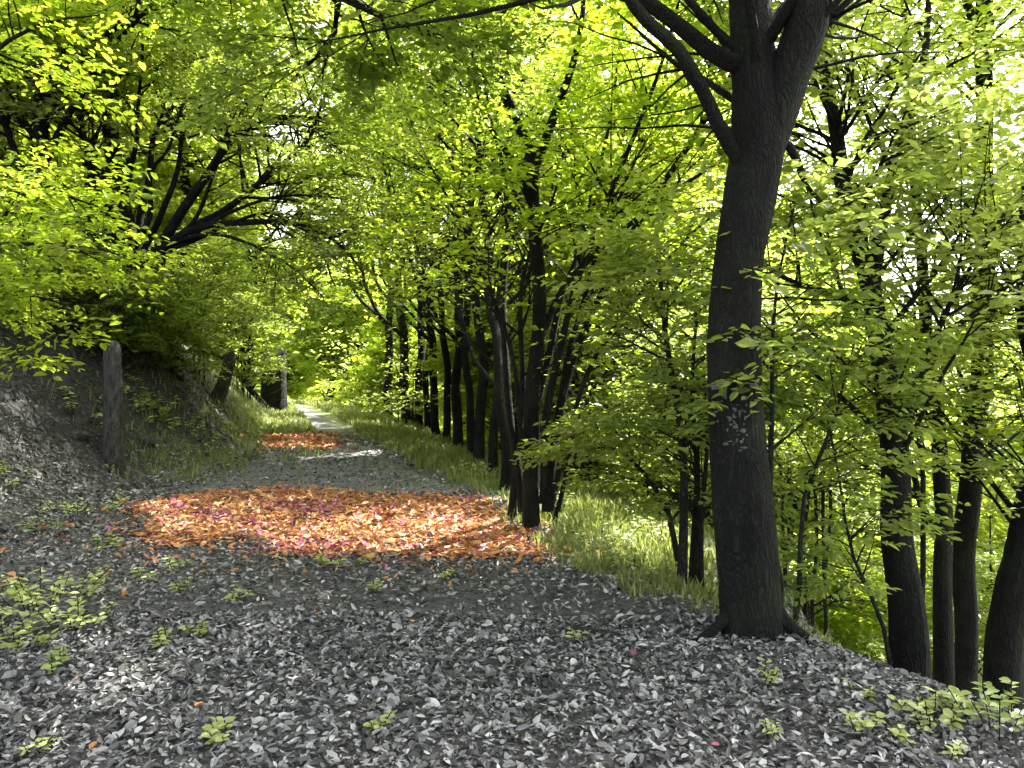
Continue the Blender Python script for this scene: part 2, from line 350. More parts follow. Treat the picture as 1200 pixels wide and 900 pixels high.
def foliage(root, lines, rads, n1, l1, n2, l2, nsp, per, size, mat, tintm=.5, t0=.3, near=False, spread=.95, up=.3, flat2=.55,
            twigmat=None, keep=None, splen=.38, bend=.15, tk=(5, 4), leafwid=.6, tag_twig=True, maxlen=None):
    Pn = np.stack([resample(l, r)[0] for l, r in zip(lines, rads)]); R = np.stack([resample(l, r)[1] for l, r in zip(lines, rads)])
    B1, R1 = children(Pn, R, n1, t0, 1, l1, spread, up, .1, 7, bend=bend)
    B2, R2 = children(B1, R1, n2, .25, 1, l2, .8, .05, flat2, 5, rfac=.6, bend=-.1)
    # sprays
    i = rng.integers(0, len(B2), nsp); tt = rng.uniform(.15, 1, nsp); f = tt * 4; k = np.minimum(f.astype(int), 3); u = (f - k)[:, None]
    o = B2[i, k] * (1 - u) + B2[i, k + 1] * u; tan = nrm(B2[i, k + 1] - B2[i, k])
    d = tan + rng.normal(0, .65, (nsp, 3)) * np.array([1, 1, .28]); d[:, 2] *= .5; d = nrm(d)
    b, ld, nn, sz = spray_leaves(o, d, splen * rng.uniform(.6, 1.3, nsp), per, size)
    ok = ~(sun_gap(b) & (rng.random(len(b)) < .90))
    ok &= ~((np.abs(b[:, 0]) < 1.3) & (np.abs(b[:, 1]) < 2.4) & (b[:, 2] < 3.2))
    ok &= b[:, 2] > H(b[:, 0], b[:, 1]) + .03
    if keep is not None: ok &= keep(b)
    b, ld, nn, sz = b[ok], ld[ok], nn[ok], sz[ok]
    sprt = np.repeat(rng.normal(0, .16, nsp), per)[ok]
    V, T, kv = leaf_arrays(b, ld, nn, sz, leafwid, near, -.08)
    tint = np.clip(tintm + sprt + rng.normal(0, .13, len(b)), 0, 1)
    mesh_np('crown', V, T, mat, root, attr=np.repeat(tint, kv), smooth=False)
    v1, q1 = tubes(B1, R1, tk[0]); v2, q2 = tubes(B2, R2, tk[1])
    tw = mesh_np('branches', np.vstack([v1, v2]), np.vstack([q1, q2 + len(v1)]), twigmat or BARK, root)
    tw['kind'] = 'stuff'
    return B1, B2

def tree(name, label, cat, trunk, limbs=(), bark=BARK, group=None, flare=.35, sides=14, wob=.02, **fk):
    """trunk: (points, radii); limbs: list of (points, radii); base sunk into the ground"""
    pts, rad = trunk; pts = [np.array(q, float) for q in pts]
    base = pts[0].copy(); base[2] = H(base[0], base[1]); sink = base.copy(); sink[2] -= .25; pts[0] = base
    root = tag(empty(name, base), label, cat, group)
    lines, rads = [], []
    l, r = smooth_line([sink] + pts, [rad[0] * 1.05] + list(rad), .1 if sides > 10 else .25, wob)
    stem_mesh('trunk', l, r, bark, root, sides, flare); lines.append(l); rads.append(r)
    for lp, lr in limbs:
        l, r = smooth_line(lp, lr, .12 if sides > 10 else .25, wob)
        stem_mesh('limb', l, r, bark, root, max(6, sides - 4), 0, .05); lines.append(l); rads.append(r)
    if fk:
        idx = fk.pop('fl', None)
        if idx is not None: lines2, rads2 = [lines[i] for i in idx], [rads[i] for i in idx]
        else: lines2, rads2 = lines, rads
        foliage(root, lines2, rads2, twigmat=bark, **fk)
    return root

# ------------------------------------------------------------------ the big forked tree on the path edge
Yb = 4.75
big = tree('forked_tree', 'big dark forked tree standing at the edge of the leafy path', 'tree',
    ([P(882, 750, Yb), P(878, 690, Yb), P(871, 600, Yb), P(865, 500, Yb), P(863, 400, Yb), P(869, 300, Yb + .03), P(884, 200, Yb + .06), P(888, 140, Yb + .08), P(880, 60, Yb + .12), P(875, 0, Yb + .2), P(868, -150, Yb + .5), P(850, -420, Yb + 1)],
     [.172, .175, .178, .17, .165, .142, .158, .165, .135, .13, .12, .05]),
    [([P(893, 170, Yb + .06), P(908, 130, Yb + .05), P(926, 80, Yb), P(943, 30, Yb - .05), P(944, -10, Yb - .05), P(950, -150, Yb + .1), P(985, -400, Yb + .4)], [.13, .135, .125, .125, .12, .105, .05]),
     ([P(872, 82, Yb + .1), P(838, 68, Yb + .05), P(800, 38, Yb), P(765, 12, Yb - .1), P(725, -5, Yb - .2), P(640, -20, Yb - .5), P(560, -40, Yb - .6)], [.06, .055, .048, .045, .04, .028, .015]),
     ([P(872, 195, Yb + .05), P(850, 165, Yb), P(822, 108, Yb - .1), P(793, 62, Yb - .2), P(755, 28, Yb - .3), P(730, -8, Yb - .3), P(690, -90, Yb - .3)], [.05, .042, .04, .038, .036, .034, .02]),
     ([P(905, 160, Yb + .1), P(928, 178, Yb + .2), P(942, 215, Yb + .4), P(962, 240, Yb + .6)], [.03, .028, .02, .012]),
     ([P(865, -200, Yb + .6), P(900, -380, Yb + 1.6), P(960, -560, Yb + 3.0)], [.08, .06, .03]),
     ([P(868, -170, Yb + .5), P(760, -350, Yb + 1.2), P(560, -560, Yb + 1.4)], [.07, .05, .025]),
     ([P(955, -200, Yb + .1), P(1020, -380, Yb - .4), P(1140, -520, Yb - 1.0)], [.07, .05, .025])],
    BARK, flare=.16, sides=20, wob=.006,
    fl=[0, 1, 2, 5, 6, 7], n1=110, l1=2.2, n2=520, l2=1.3, nsp=2700, per=9, size=.085, mat=GREEN, t0=.42,
    keep=lambda b: (b[:, 2] > 3.9) & ~((b[:, 0] > 1.6) & (b[:, 2] < 5.2)) & ~((b[:, 0] / b[:, 1] > .24) & (b[:, 0] / b[:, 1] < .42) & ((b[:, 2] - EYE) / b[:, 1] < .5) & (b[:, 1] < 4.8)))
for k, (a, L_, r_) in enumerate([(-2.8, .2, .04), (-.3, .3, .045), (.6, .4, .05), (1.6, .4, .05)]):
    c0 = np.array(big.location); dv = np.array([math.cos(a), math.sin(a), 0]); ps = []
    for f, up_ in ((.08, .30), (.20, .10), (.34, .015), (.34 + L_ * .5, -.03)):
        q = c0 + dv * f; q[2] = float(H(q[0], q[1])) + up_; ps.append(q)
    l, rr_ = smooth_line(ps, [r_, r_ * .95, r_ * .7, r_ * .4], .05, .008); stem_mesh('root', l, rr_, BARK, big, 9, 0, .08)
# pale lichen on the trunk: small ragged crusts that follow the bark
from mathutils.bvhtree import BVHTree
tm = [c for c in big.children if c.name.startswith('trunk')][0]
bv = BVHTree.FromPolygons([v.co for v in tm.data.vertices], [tuple(p.vertices) for p in tm.data.polygons])
spots = [(839, 453, 8, 7), (853, 449, 6, 3), (864, 456, 7, 4), (883, 451, 6, 4), (848, 461, 5, 5), (873, 466, 4, 4)]
for k in range(48):
    spots.append((float(rng.normal(864, 15)), float(466 + 62 * rng.random()), float(rng.lognormal(.75, .5)), float(rng.lognormal(.5, .5))))
bo = np.array(big.location); e0 = Vector((0, 0, EYE)) - Vector(bo.tolist())
for (px, py, ww, hh) in spots:
    K = 9; ph = rng.uniform(0, 6); rad = rng.uniform(.55, 1.15, K); vv = []
    for lay in (1, .6, 0):
        for k in (range(K) if lay else [0]):
            a = ph + k * 2 * math.pi / K; q = P(px + ww * lay * rad[k] * math.cos(a), py + hh * lay * rad[k] * math.sin(a), Yb)
            dr = (Vector((q - bo).tolist()) - e0).normalized(); h_, nn_, ix, ds = bv.ray_cast(e0, dr)
            if h_ is None: vv = None; break
            vv.append(np.array(h_ - dr * (.001 + (.003 if lay < 1 else 0))) + bo)
        if vv is None: break
    if vv is None: continue
    Qs = np.array([[k, K + k, K + (k + 1) % K, (k + 1) % K] for k in range(K)]); Ts = np.array([[K + k, 2 * K, K + (k + 1) % K] for k in range(K)])
    mesh_np('lichen_patch', np.array(vv), Qs, LICH, big, Q=Ts)

# ------------------------------------------------------------------ coppiced tree in the middle
Ym = 8.0
def st(pts, r0, r1): 
    return ([P(*q) for q in pts], list(np.linspace(r0, r1, len(pts))))
tree('coppiced_tree', 'many stemmed dark tree with limbs fanning up to the right at the centre', 'tree',
    st([(624, 612, Ym), (624, 560, Ym), (622, 480, Ym), (628, 400, Ym), (630, 310, Ym), (627, 230, Ym + .1), (622, 180, Ym + .1), (600, 130, Ym), (575, 60, Ym - .1), (560, -80, Ym), (560, -420, Ym + .6), (600, -800, Ym + 1.4)], 0.092, 0.032),  # trunk and limbs carried up out of view to shade the left bank
    [st([(626, 200, Ym + .1), (645, 150, Ym), (665, 90, Ym - .2), (680, 20, Ym - .3), (700, -120, Ym)], 0.056, 0.016),
     st([(640, 600, Ym), (655, 470, Ym + .1), (690, 380, Ym + .2), (735, 290, Ym + .3), (775, 215, Ym + .3), (830, 130, Ym + .2), (880, 20, Ym), (930, -250, Ym + .5), (900, -600, Ym + 1)], 0.052, 0.016),
     st([(636, 590, Ym), (648, 450, Ym - .1), (672, 340, Ym - .2), (705, 250, Ym - .3), (742, 170, Ym - .5), (770, 90, Ym - .7), (800, -20, Ym - 1)], 0.044, 0.012),
     st([(630, 470, Ym), (655, 360, Ym + .3), (680, 290, Ym + .6), (700, 200, Ym + .9), (720, 100, Ym + 1.2), (735, -30, Ym + 1.4)], 0.040, 0.012),
     st([(645, 598, Ym), (668, 500, Ym - .1), (700, 420, Ym - .2), (760, 330, Ym - .3), (825, 260, Ym - .4), (900, 215, Ym - .4)], 0.032, 0.008),
     st([(640, 590, Ym), (662, 430, Ym + .2), (692, 330, Ym + .4), (722, 240, Ym + .6), (765, 130, Ym + .8), (790, 40, Ym + 1)], 0.036, 0.010),
     st([(618, 560, Ym), (598, 420, Ym - .2), (566, 320, Ym - .4), (530, 240, Ym - .6), (505, 190, Ym - .7)], 0.028, 0.008),
     st([(632, 400, Ym), (665, 330, Ym), (715, 280, Ym), (790, 225, Ym), (850, 185, Ym + .2), (900, 140, Ym + .4)], 0.040, 0.010),
     st([(612, 600, Ym + .1), (600, 480, Ym + .2), (590, 380, Ym + .4), (592, 260, Ym + .6), (588, 180, Ym + .8), (560, 90, Ym + 1), (500, -200, Ym + 1.4), (430, -560, Ym + 2)], 0.044, 0.012),
     st([(622, 240, Ym + .1), (600, 190, Ym), (572, 140, Ym - .1), (555, 80, Ym - .2), (545, 0, Ym - .3)], 0.040, 0.012),
     st([(600, 605, Ym + .3), (604, 540, Ym + .2), (612, 470, Ym + .1), (615, 330, Ym - .3), (650, 220, Ym - .6)], 0.048, 0.012)],
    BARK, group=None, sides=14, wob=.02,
    n1=240, l1=1.5, n2=950, l2=.9, nsp=3700, per=9, size=.082, mat=GREEN, t0=.35, tintm=.5)

# ------------------------------------------------------------------ row of trees along the verge
row = [
 ('slim dark tree with a crossing side limb, next beyond the centre tree', (560, 535), 13.5, .10, [(566, 470), (560, 380), (548, 280), (556, 150), (560, 20), (580, -200)]),
 ('straight dark tree in the verge row with a bare upright trunk', (538, 512), 17.5, .12, [(536, 450), (537, 350), (536, 250), (532, 190), (520, 90), (515, -60)]),
 ('dark tree of the verge row with stems leaning left', (512, 498), 21, .12, [(508, 440), (500, 360), (486, 270), (470, 190), (450, 80), (430, -60)]),
 ('thin dark tree of the verge row whose stem bends right', (492, 488), 25, .14, [(492, 430), (494, 350), (498, 260), (520, 180), (545, 90), (560, -20)]),
 ('small dark tree near the far end of the verge row', (474, 476), 30, .2, [(474, 430), (470, 360), (462, 280), (455, 180), (450, 60)]),
 ('farthest tree of the verge row, beside the bend of the path', (455, 468), 37, .22, [(455, 420), (458, 350), (452, 270), (446, 180), (440, 80)]),
 ('low dark tree close behind the many stemmed one', (592, 572), 10.4, .08, [(590, 500), (586, 420), (570, 330), (566, 230), (558, 120), (530, -20)]),
 ('slim dark trunk of the verge row between the centre tree and the side limbed one', (578, 550), 12.2, .08, [(580, 480), (584, 380), (596, 280), (600, 180), (590, 60)]),
 ('slim dark trunk of the verge row just left of the side limbed tree', (551, 523), 15.4, .09, [(550, 460), (546, 360), (554, 260), (566, 150), (570, 40)]),
 ('slim dark trunk of the verge row just left of the straight bare one', (524, 504), 19.4, .10, [(523, 440), (518, 350), (510, 250), (498, 150), (490, 60)]),
 ('slim dark trunk of the verge row near the far end, between two others', (501, 491), 23.5, .11, [(501, 430), (505, 350), (512, 260), (510, 150), (505, 60)]),
]
for j, (lab, (bx, by), Y, r, up) in enumerate(row):
    pts = [P(bx, by, Y)] + [P(a, b, Y + rng.normal(0, .15)) for a, b in up]
    pts += [pts[-1] + np.array([.3, .3, 2.5])]; n = len(pts); rad = list(np.linspace(r, r * .3, n))
    limbs = []
    for q in range(4):
        k = 1 + q % (n - 2); o = pts[k] * .5 + pts[k + 1] * .5
        sx = rng.choice([-1, 1]); Ls = Y * rng.uniform(.09, .16)
        e = o + np.array([sx * Ls * .5, rng.normal(0, .5), Ls * 1.0]); mdl = (o + e) / 2 + np.array([sx * Ls * .12, 0, -Ls * .08])
        e2 = e + np.array([sx * Ls * .3, rng.normal(0, .5), Ls * .9])
        limbs.append(([o, mdl, e, e2], [r * .42, r * .35, r * .25, r * .12]))
    sc = Y / 14
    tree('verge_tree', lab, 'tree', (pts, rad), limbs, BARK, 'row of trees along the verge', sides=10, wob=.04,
         n1=90, l1=1.6 * sc ** .5, n2=420, l2=1.1 * sc ** .5, nsp=2300 if j < 7 else 1000, per=8, size=.09 * sc ** .45, mat=[GREEN, OLIVE, GREEN, FARG, FARG, FARG, OLIVE, GREEN, OLIVE, GREEN, FARG][j], t0=.26 if j < 7 else .3, splen=.45 * sc ** .3, tintm=.55)

# ------------------------------------------------------------------ left tree on the bank
Yl = 16.0
tree('spreading_tree', 'large shadowy tree on the left bank with limbs arching over the path', 'tree',
    st([(160, 395, Yl), (158, 340, Yl), (150, 270, Yl), (140, 220, Yl), (132, 150, Yl), (130, 70, Yl), (134, 0, Yl), (140, -150, Yl)], .24, .09),
    [st([(165, 330, Yl), (190, 285, Yl - .2), (222, 240, Yl - .5), (258, 185, Yl - .8), (290, 148, Yl - 1), (330, 138, Yl - 1.2), (378, 140, Yl - 1.4)], .13, .03),
     st([(170, 330, Yl), (215, 275, Yl - .2), (265, 248, Yl - .4), (305, 215, Yl - .6), (335, 190, Yl - .7), (365, 160, Yl - .8), (385, 110, Yl - .8)], .10, .02),
     st([(175, 310, Yl), (220, 272, Yl - .4), (270, 262, Yl - .8), (320, 260, Yl - 1.1), (365, 268, Yl - 1.3), (400, 290, Yl - 1.4), (425, 320, Yl - 1.5)], .09, .015),
     st([(155, 310, Yl), (125, 240, Yl - .2), (105, 180, Yl - .4), (92, 125, Yl - .5), (70, 60, Yl - .6)], .10, .02),
     st([(150, 300, Yl), (110, 250, Yl - .3), (60, 200, Yl - .5), (20, 120, Yl - .8), (-20, 60, Yl - 1)], .08, .02),
     st([(160, 300, Yl), (172, 220, Yl + .2), (185, 160, Yl + .3), (205, 110, Yl + .4), (240, 40, Yl + .5)], .09, .02),
     st([(158, 320, Yl), (200, 230, Yl - .2), (215, 165, Yl - .3), (235, 130, Yl - .4), (290, 60, Yl - .6)], .07, .02),
     st([(150, 240, Yl), (160, 180, Yl - .3), (163, 120, Yl - .6), (175, 30, Yl - .9)], .07, .02),
     st([(150, 300, Yl), (138, 230, Yl - .5), (118, 190, Yl - .8), (100, 160, Yl - 1), (60, 130, Yl - 1.2)], .07, .015),
     st([(155, 300, Yl), (178, 250, Yl - .5), (180, 200, Yl - .8), (200, 170, Yl - 1), (225, 100, Yl - 1.2)], .07, .015),
     st([(160, 320, Yl), (120, 290, Yl - .5), (80, 250, Yl - .8), (50, 235, Yl - 1), (10, 240, Yl - 1.2)], .06, .015),
     st([(168, 320, Yl), (230, 255, Yl - .5), (255, 200, Yl - .8), (262, 150, Yl - 1), (255, 95, Yl - 1.1)], .05, .012),
     st([(178, 310, Yl), (250, 262, Yl - .6), (300, 238, Yl - 1), (350, 228, Yl - 1.3), (410, 235, Yl - 1.6)], .05, .012),
     st([(185, 300, Yl), (260, 268, Yl - .7), (320, 252, Yl - 1.2), (372, 285, Yl - 1.6), (395, 335, Yl - 1.9)], .045, .012),
     st([(205, 285, Yl - .2), (245, 275, Yl - .8), (290, 285, Yl - 1.4), (340, 310, Yl - 1.8), (380, 350, Yl - 2)], .05, .012)],
    BARK, sides=12, wob=.03,
    n1=380, l1=2.0, n2=1300, l2=1.2, nsp=3100, per=9, size=.11, mat=OLIVE, t0=.5, tintm=.6, up=.2, splen=.48)

# bright young tree in front of it, reaching in from the left edge
tree('beech_sapling', 'young beech with bright leaf sprays at the left edge of the photo', 'tree',
    st([(-150, 560, 7.2), (-120, 420, 7.2), (-90, 300, 7.2), (-70, 180, 7.2), (-60, 60, 7.2), (-50, -120, 7.2)], .07, .02),
    [st([(-100, 330, 7.2), (-30, 290, 7), (60, 285, 6.8), (105, 290, 6.6), (140, 300, 6.5)], .03, .006),
     st([(-80, 240, 7.2), (-10, 215, 7), (50, 215, 6.8), (90, 232, 6.7), (118, 242, 6.6)], .03, .006),
     st([(-70, 120, 7.2), (0, 60, 7), (60, 30, 6.8), (120, 20, 6.7)], .03, .006),
     st([(-110, 380, 7.2), (-40, 350, 7), (30, 345, 6.8), (90, 360, 6.6)], .025, .006)],
    BARK2, sides=10, fl=[1, 2, 3, 4], n1=60, l1=.7, n2=260, l2=.5, nsp=800, per=9, size=.07, mat=GREEN, t0=.1, tintm=.6, flat2=.7, up=.05, near=True)
tree('beech_tree', 'tall leafy tree above the left bank with yellow green leaves at the top left', 'tree',
    st([(40, 420, 15), (45, 300, 15), (50, 150, 15), (60, 0, 15), (60, -150, 15)], .2, .08),
    [st([(45, 250, 15), (0, 130, 15), (-60, 20, 15)], .09, .03), st([(50, 200, 15), (110, 90, 14.5), (180, 10, 14)], .09, .03),
     st([(52, 120, 15), (150, 30, 14), (300, -20, 13.5)], .08, .02), st([(56, 60, 15), (200, -60, 15), (350, -90, 14)], .08, .02)],
    BARK, sides=10, n1=130, l1=2.2, n2=600, l2=1.4, nsp=5200, per=8, size=.12, mat=GREEN, t0=.35, tintm=.75, splen=.5)
# tree behind the camera's left whose limb crosses the top
tree('overhanging_tree', 'leafy dark branch hanging into the top of the photo left of centre', 'tree',
    ([np.array([-4.9, 3.2, 0]), np.array([-4.8, 3.3, 2]), np.array([-4.5, 3.6, 4]), np.array([-4.2, 3.9, 6]), np.array([-4, 4, 9])], [.18, .16, .14, .11, .05]),
    [([np.array([-4.45, 3.6, 4.1]), P(60, -260, 4.6), P(250, -110, 5.2), P(360, -20, 5.8), P(470, 30, 6.3), P(560, 60, 6.6)], [.09, .07, .055, .04, .03, .015]),
     ([P(330, -50, 5.6), P(400, 10, 6.2), P(380, 60, 6.6), P(345, 95, 6.8)], [.04, .03, .02, .01]),
     ([np.array([-4.4, 3.7, 4.8]), np.array([-2.6, 4.4, 5.4]), np.array([-.8, 5, 5.6]), np.array([.6, 5.4, 5.4])], [.08, .06, .04, .02]),
     ([np.array([-4.2, 3.9, 6]), np.array([-2.2, 5.4, 7]), np.array([-.5, 6.6, 7.6])], [.08, .06, .03]),
     ([np.array([-4.2, 3.9, 6]), np.array([-3.9, 6.2, 7.2]), np.array([-3.5, 9, 8.2]), np.array([-3.1, 11.5, 9.2])], [.08, .06, .045, .03]),  # unseen high limb, added to keep the sun off the left bank
     ([np.array([-4.4, 3.8, 5]), np.array([-3.6, 2.0, 6]), np.array([-1.6, .4, 6.8])], [.08, .06, .03])],
    BARK2, sides=10, fl=[1, 2, 3, 4, 5, 6], n1=130, l1=1.1, n2=540, l2=.8, nsp=5200, per=9, size=.075, mat=OLIVE, t0=.35, tintm=.35, near=False)

# ------------------------------------------------------------------ trees on the right slope
tree('slope_tree', 'leaning dark trunk below the path edge, right of the big forked tree', 'tree',
    st([(1070, 815, 6), (1070, 760, 6), (1066, 690, 6), (1055, 620, 6), (1046, 530, 6), (1035, 430, 6.1), (1015, 330, 6.3), (985, 200, 6.6), (960, 60, 7), (950, -100, 7.3)], .155, .035),
    [st([(1046, 530, 6), (1080, 430, 6), (1120, 340, 6), (1180, 250, 6)], .04, .01), st([(1030, 400, 6.1), (990, 350, 6), (930, 330, 5.9), (880, 300, 5.9)], .035, .01),
     st([(1020, 350, 6.3), (1040, 230, 6.5), (1070, 100, 6.8), (1090, -50, 7)], .06, .02)],
    BARK, group='trees on the slope below the path', sides=14, n1=90, l1=1.4, n2=420, l2=1.0, nsp=2000, per=9, size=.08, mat=OLIVE, t0=.3, tintm=.75)
tree('slope_tree', 'straight tall trunk rising the full height near the right side', 'tree',
    st([(1134, 745, 8.5), (1134, 680, 8.5), (1136, 600, 8.5), (1146, 480, 8.5), (1150, 380, 8.5), (1152, 250, 8.5), (1148, 120, 8.5), (1150, 0, 8.5), (1150, -200, 8.5)], .125, .075),
    [st([(1148, 400, 8.5), (1100, 400, 8.3), (1060, 420, 8.1), (1020, 410, 8)], .05, .015), st([(1152, 380, 8.5), (1180, 330, 8.4), (1220, 290, 8.3)], .04, .01),
     st([(1150, 60, 8.5), (1100, -60, 8.2), (1040, -160, 8)], .05, .02)],
    BARK, group='trees on the slope below the path', sides=14, n1=80, l1=1.5, n2=380, l2=1.0, nsp=1300, per=9, size=.085, mat=OLIVE, t0=.3, tintm=.75)
tree('slope_tree', 'black trunk close left of the straight tall one at the right side', 'tree',
    st([(1108, 742, 8.1), (1106, 680, 8.1), (1108, 600, 8.1), (1100, 500, 8.2), (1085, 400, 8.3), (1075, 250, 8.5), (1060, 100, 8.7), (1050, -60, 9)], .105, .03),
    [st([(1108, 640, 8.1), (1080, 590, 8), (1065, 540, 8), (1040, 480, 8)], .05, .015)],
    BARK, group='trees on the slope below the path', sides=12, n1=70, l1=1.4, n2=340, l2=1.0, nsp=1600, per=9, size=.085, mat=GREEN, t0=.35, tintm=.7)
tree('slope_tree', 'thick dark trunk leaning out of the photo at the lower right edge', 'tree',
    st([(1180, 775, 7), (1186, 720, 7), (1196, 650, 7), (1212, 580, 7), (1240, 450, 7), (1270, 300, 7), (1300, 0, 7)], .165, .1),
    [st([(1230, 480, 7), (1200, 400, 6.9), (1190, 300, 6.8), (1200, 200, 6.8)], .05, .015)],
    BARK, group='trees on the slope below the path', sides=12, n1=70, l1=1.5, n2=340, l2=1.0, nsp=1100, per=9, size=.08, mat=OLIVE, t0=.3, tintm=.5)
# thin saplings
saps = [
 ('cluster stem of three thin trunks left of the big forked tree, leftmost', [(800, 705, 6.1), (802, 640, 6.1), (800, 560, 6.1), (792, 480, 6.1), (780, 380, 6.2), (770, 280, 6.3)], .045),
 ('cluster stem of three thin trunks left of the big forked tree, middle', [(812, 710, 6.3), (813, 640, 6.3), (815, 560, 6.3), (812, 470, 6.3), (820, 360, 6.4)], .04),
 ('thinnest of three thin trunks left of the big forked tree, nearest it', [(823, 712, 6.2), (824, 640, 6.2), (828, 540, 6.2), (822, 440, 6.2)], .03),
 ('thin wavy stem hugging the right side of the big forked tree', [(915, 752, 5.0), (918, 690, 5.0), (906, 620, 5.0), (902, 500, 5.05), (902, 420, 5.1), (912, 330, 5.2), (930, 240, 5.3)], .024),
 ('slender sapling right of the big forked tree, its top bent to the right', [(930, 772, 5.3), (938, 700, 5.3), (942, 640, 5.3), (948, 570, 5.4), (972, 510, 5.5), (985, 460, 5.5), (1002, 400, 5.6)], .022),
 ('slanting bare sapling beside the leaning trunk on the slope', [(1048, 800, 5.7), (1038, 740, 5.7), (1022, 690, 5.7), (1000, 640, 5.7), (985, 560, 5.8), (970, 480, 5.9)], .02),
 ('bent thin stem arching over the grassy slope at the centre right', [(800, 640, 6.6), (780, 590, 6.6), (755, 555, 6.6), (728, 530, 6.6), (690, 515, 6.7)], .028),
 ('slim stem slanting right on the grassy slope', [(650, 620, 8.2), (660, 570, 8.2), (672, 520, 8.2), (700, 450, 8.3), (760, 380, 8.4)], .03),
 ('slim upright sapling beside the right hand trunks with small leaves', [(1078, 690, 9), (1082, 600, 9), (1078, 500, 9), (1080, 400, 9), (1075, 300, 9), (1058, 200, 9)], .035),
]
for lab, pts, r in saps:
    pts = [P(*q) for q in pts]
    tree('sapling', lab, 'sapling', (pts, list(np.linspace(r, r * .3, len(pts)))), [], BARK2, 'saplings on the slope', flare=.2, sides=8, wob=.015,
         n1=26, l1=.7, n2=90, l2=.45, nsp=230, per=8, size=.065, mat=OLIVE, t0=.42, tintm=.55, flat2=.75, up=.05, near=True, splen=.3)

# ------------------------------------------------------------------ shrubs (leafy masses under the trees)
def shrub(name, label, c, hgt, rad, n, mat, size, tint, group='shrubs under the trees', cat='shrub', stems=7, per=9, lift=0):
    c = np.array([c[0], c[1], H(c[0], c[1])]); root = tag(empty(name, c), label, cat, group)
    lines, rads = [], []
    for k in range(stems):
        a = rng.uniform(0, 6.28); rr = rad * rng.uniform(.3, .9)
        e = c + np.array([math.cos(a) * rr, math.sin(a) * rr, hgt * rng.uniform(.7, 1)])
        m = (c + e) / 2 + np.array([-math.cos(a) * rr * .15, -math.sin(a) * rr * .15, hgt * .12])
        b = c + np.array([math.cos(a) * .3 * rr, math.sin(a) * .3 * rr, -.3])
        r0 = .006 + .005 * hgt
        l, r = smooth_line([b, m, e], [r0, r0 * .7, r0 * .3], .25, .03); lines.append(l); rads.append(r)
        stem_mesh('stem', l, r, BARK2, root, 6, 0, .04)
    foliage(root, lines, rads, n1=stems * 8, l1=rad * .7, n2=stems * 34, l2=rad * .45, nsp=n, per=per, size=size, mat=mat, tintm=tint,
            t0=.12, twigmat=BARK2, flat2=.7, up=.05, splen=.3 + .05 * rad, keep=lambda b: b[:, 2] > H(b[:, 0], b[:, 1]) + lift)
    return root
def gnd(px, py, Y): q = P(px, py, Y); return (q[0], q[1])
sh = [
 ('hazel_bush', 'leafy hazel bush beside the path bend in front of the verge trees', gnd(470, 470, 24), 2.6, 1.7, 700, OLIVE, .11, .7),
 ('hazel_bush', 'loose bush right behind the many stemmed tree', gnd(700, 520, 12.5), 3.6, 1.8, 800, OLIVE, .085, .65),
 ('hazel_bush', 'tall bush filling the gap left of the big forked tree', gnd(785, 520, 11.5), 4.2, 1.7, 900, OLIVE, .085, .65),
 ('hazel_bush', 'bush on the slope right behind the big forked tree', gnd(940, 520, 10.0), 4.6, 1.6, 900, OLIVE, .085, .65, 1.9),
 ('hazel_bush', 'airy bush behind the right hand trunks', gnd(1170, 520, 12), 4.6, 1.8, 700, OLIVE, .085, .7),
 ('hazel_bush', 'drooping bush on the left bank above the leaning post', gnd(285, 400, 24), 3.2, 1.7, 1000, OLIVE, .095, .6),
 ('hazel_bush', 'sparse bush on the left bank beside the weathered stump', gnd(0, 420, 11.5), 1.8, 1.3, 600, OLIVE, .07, .5),
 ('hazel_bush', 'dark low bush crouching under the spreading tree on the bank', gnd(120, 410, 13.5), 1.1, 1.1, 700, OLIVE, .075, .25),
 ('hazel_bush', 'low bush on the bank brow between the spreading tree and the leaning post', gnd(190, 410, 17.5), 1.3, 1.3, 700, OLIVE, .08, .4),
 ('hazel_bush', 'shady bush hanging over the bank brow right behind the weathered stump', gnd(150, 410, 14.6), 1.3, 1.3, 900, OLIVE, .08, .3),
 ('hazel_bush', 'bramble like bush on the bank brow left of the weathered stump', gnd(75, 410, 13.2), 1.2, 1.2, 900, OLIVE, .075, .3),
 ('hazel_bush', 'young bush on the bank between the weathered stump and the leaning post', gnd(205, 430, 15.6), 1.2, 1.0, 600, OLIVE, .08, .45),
 ('hazel_bush', 'low bush on top of the bank at the left edge', gnd(40, 380, 13.5), 1.5, 1.3, 800, OLIVE, .08, .4),
 ('hazel_bush', 'low sunlit yellow green bush down the slope between the sapling and the leaning trunk', gnd(985, 700, 14), 2.6, 2.4, 2200, GREEN, .11, 1.0),
 ('hazel_bush', 'bush low on the slope behind the three thin trunks', gnd(830, 600, 12.5), 2.6, 1.6, 700, OLIVE, .09, .6),
 ('hazel_bush', 'pale green bush at the far end of the path', gnd(425, 445, 44), 5.0, 3.6, 900, FARG, .22, .85),
 ('hazel_bush', 'bush behind the left bank under the spreading tree', gnd(225, 380, 19), 3.2, 2.0, 900, OLIVE, .1, .5),
]
for s in sh: shrub(*s[:9], lift=s[9] if len(s) > 9 else 0)

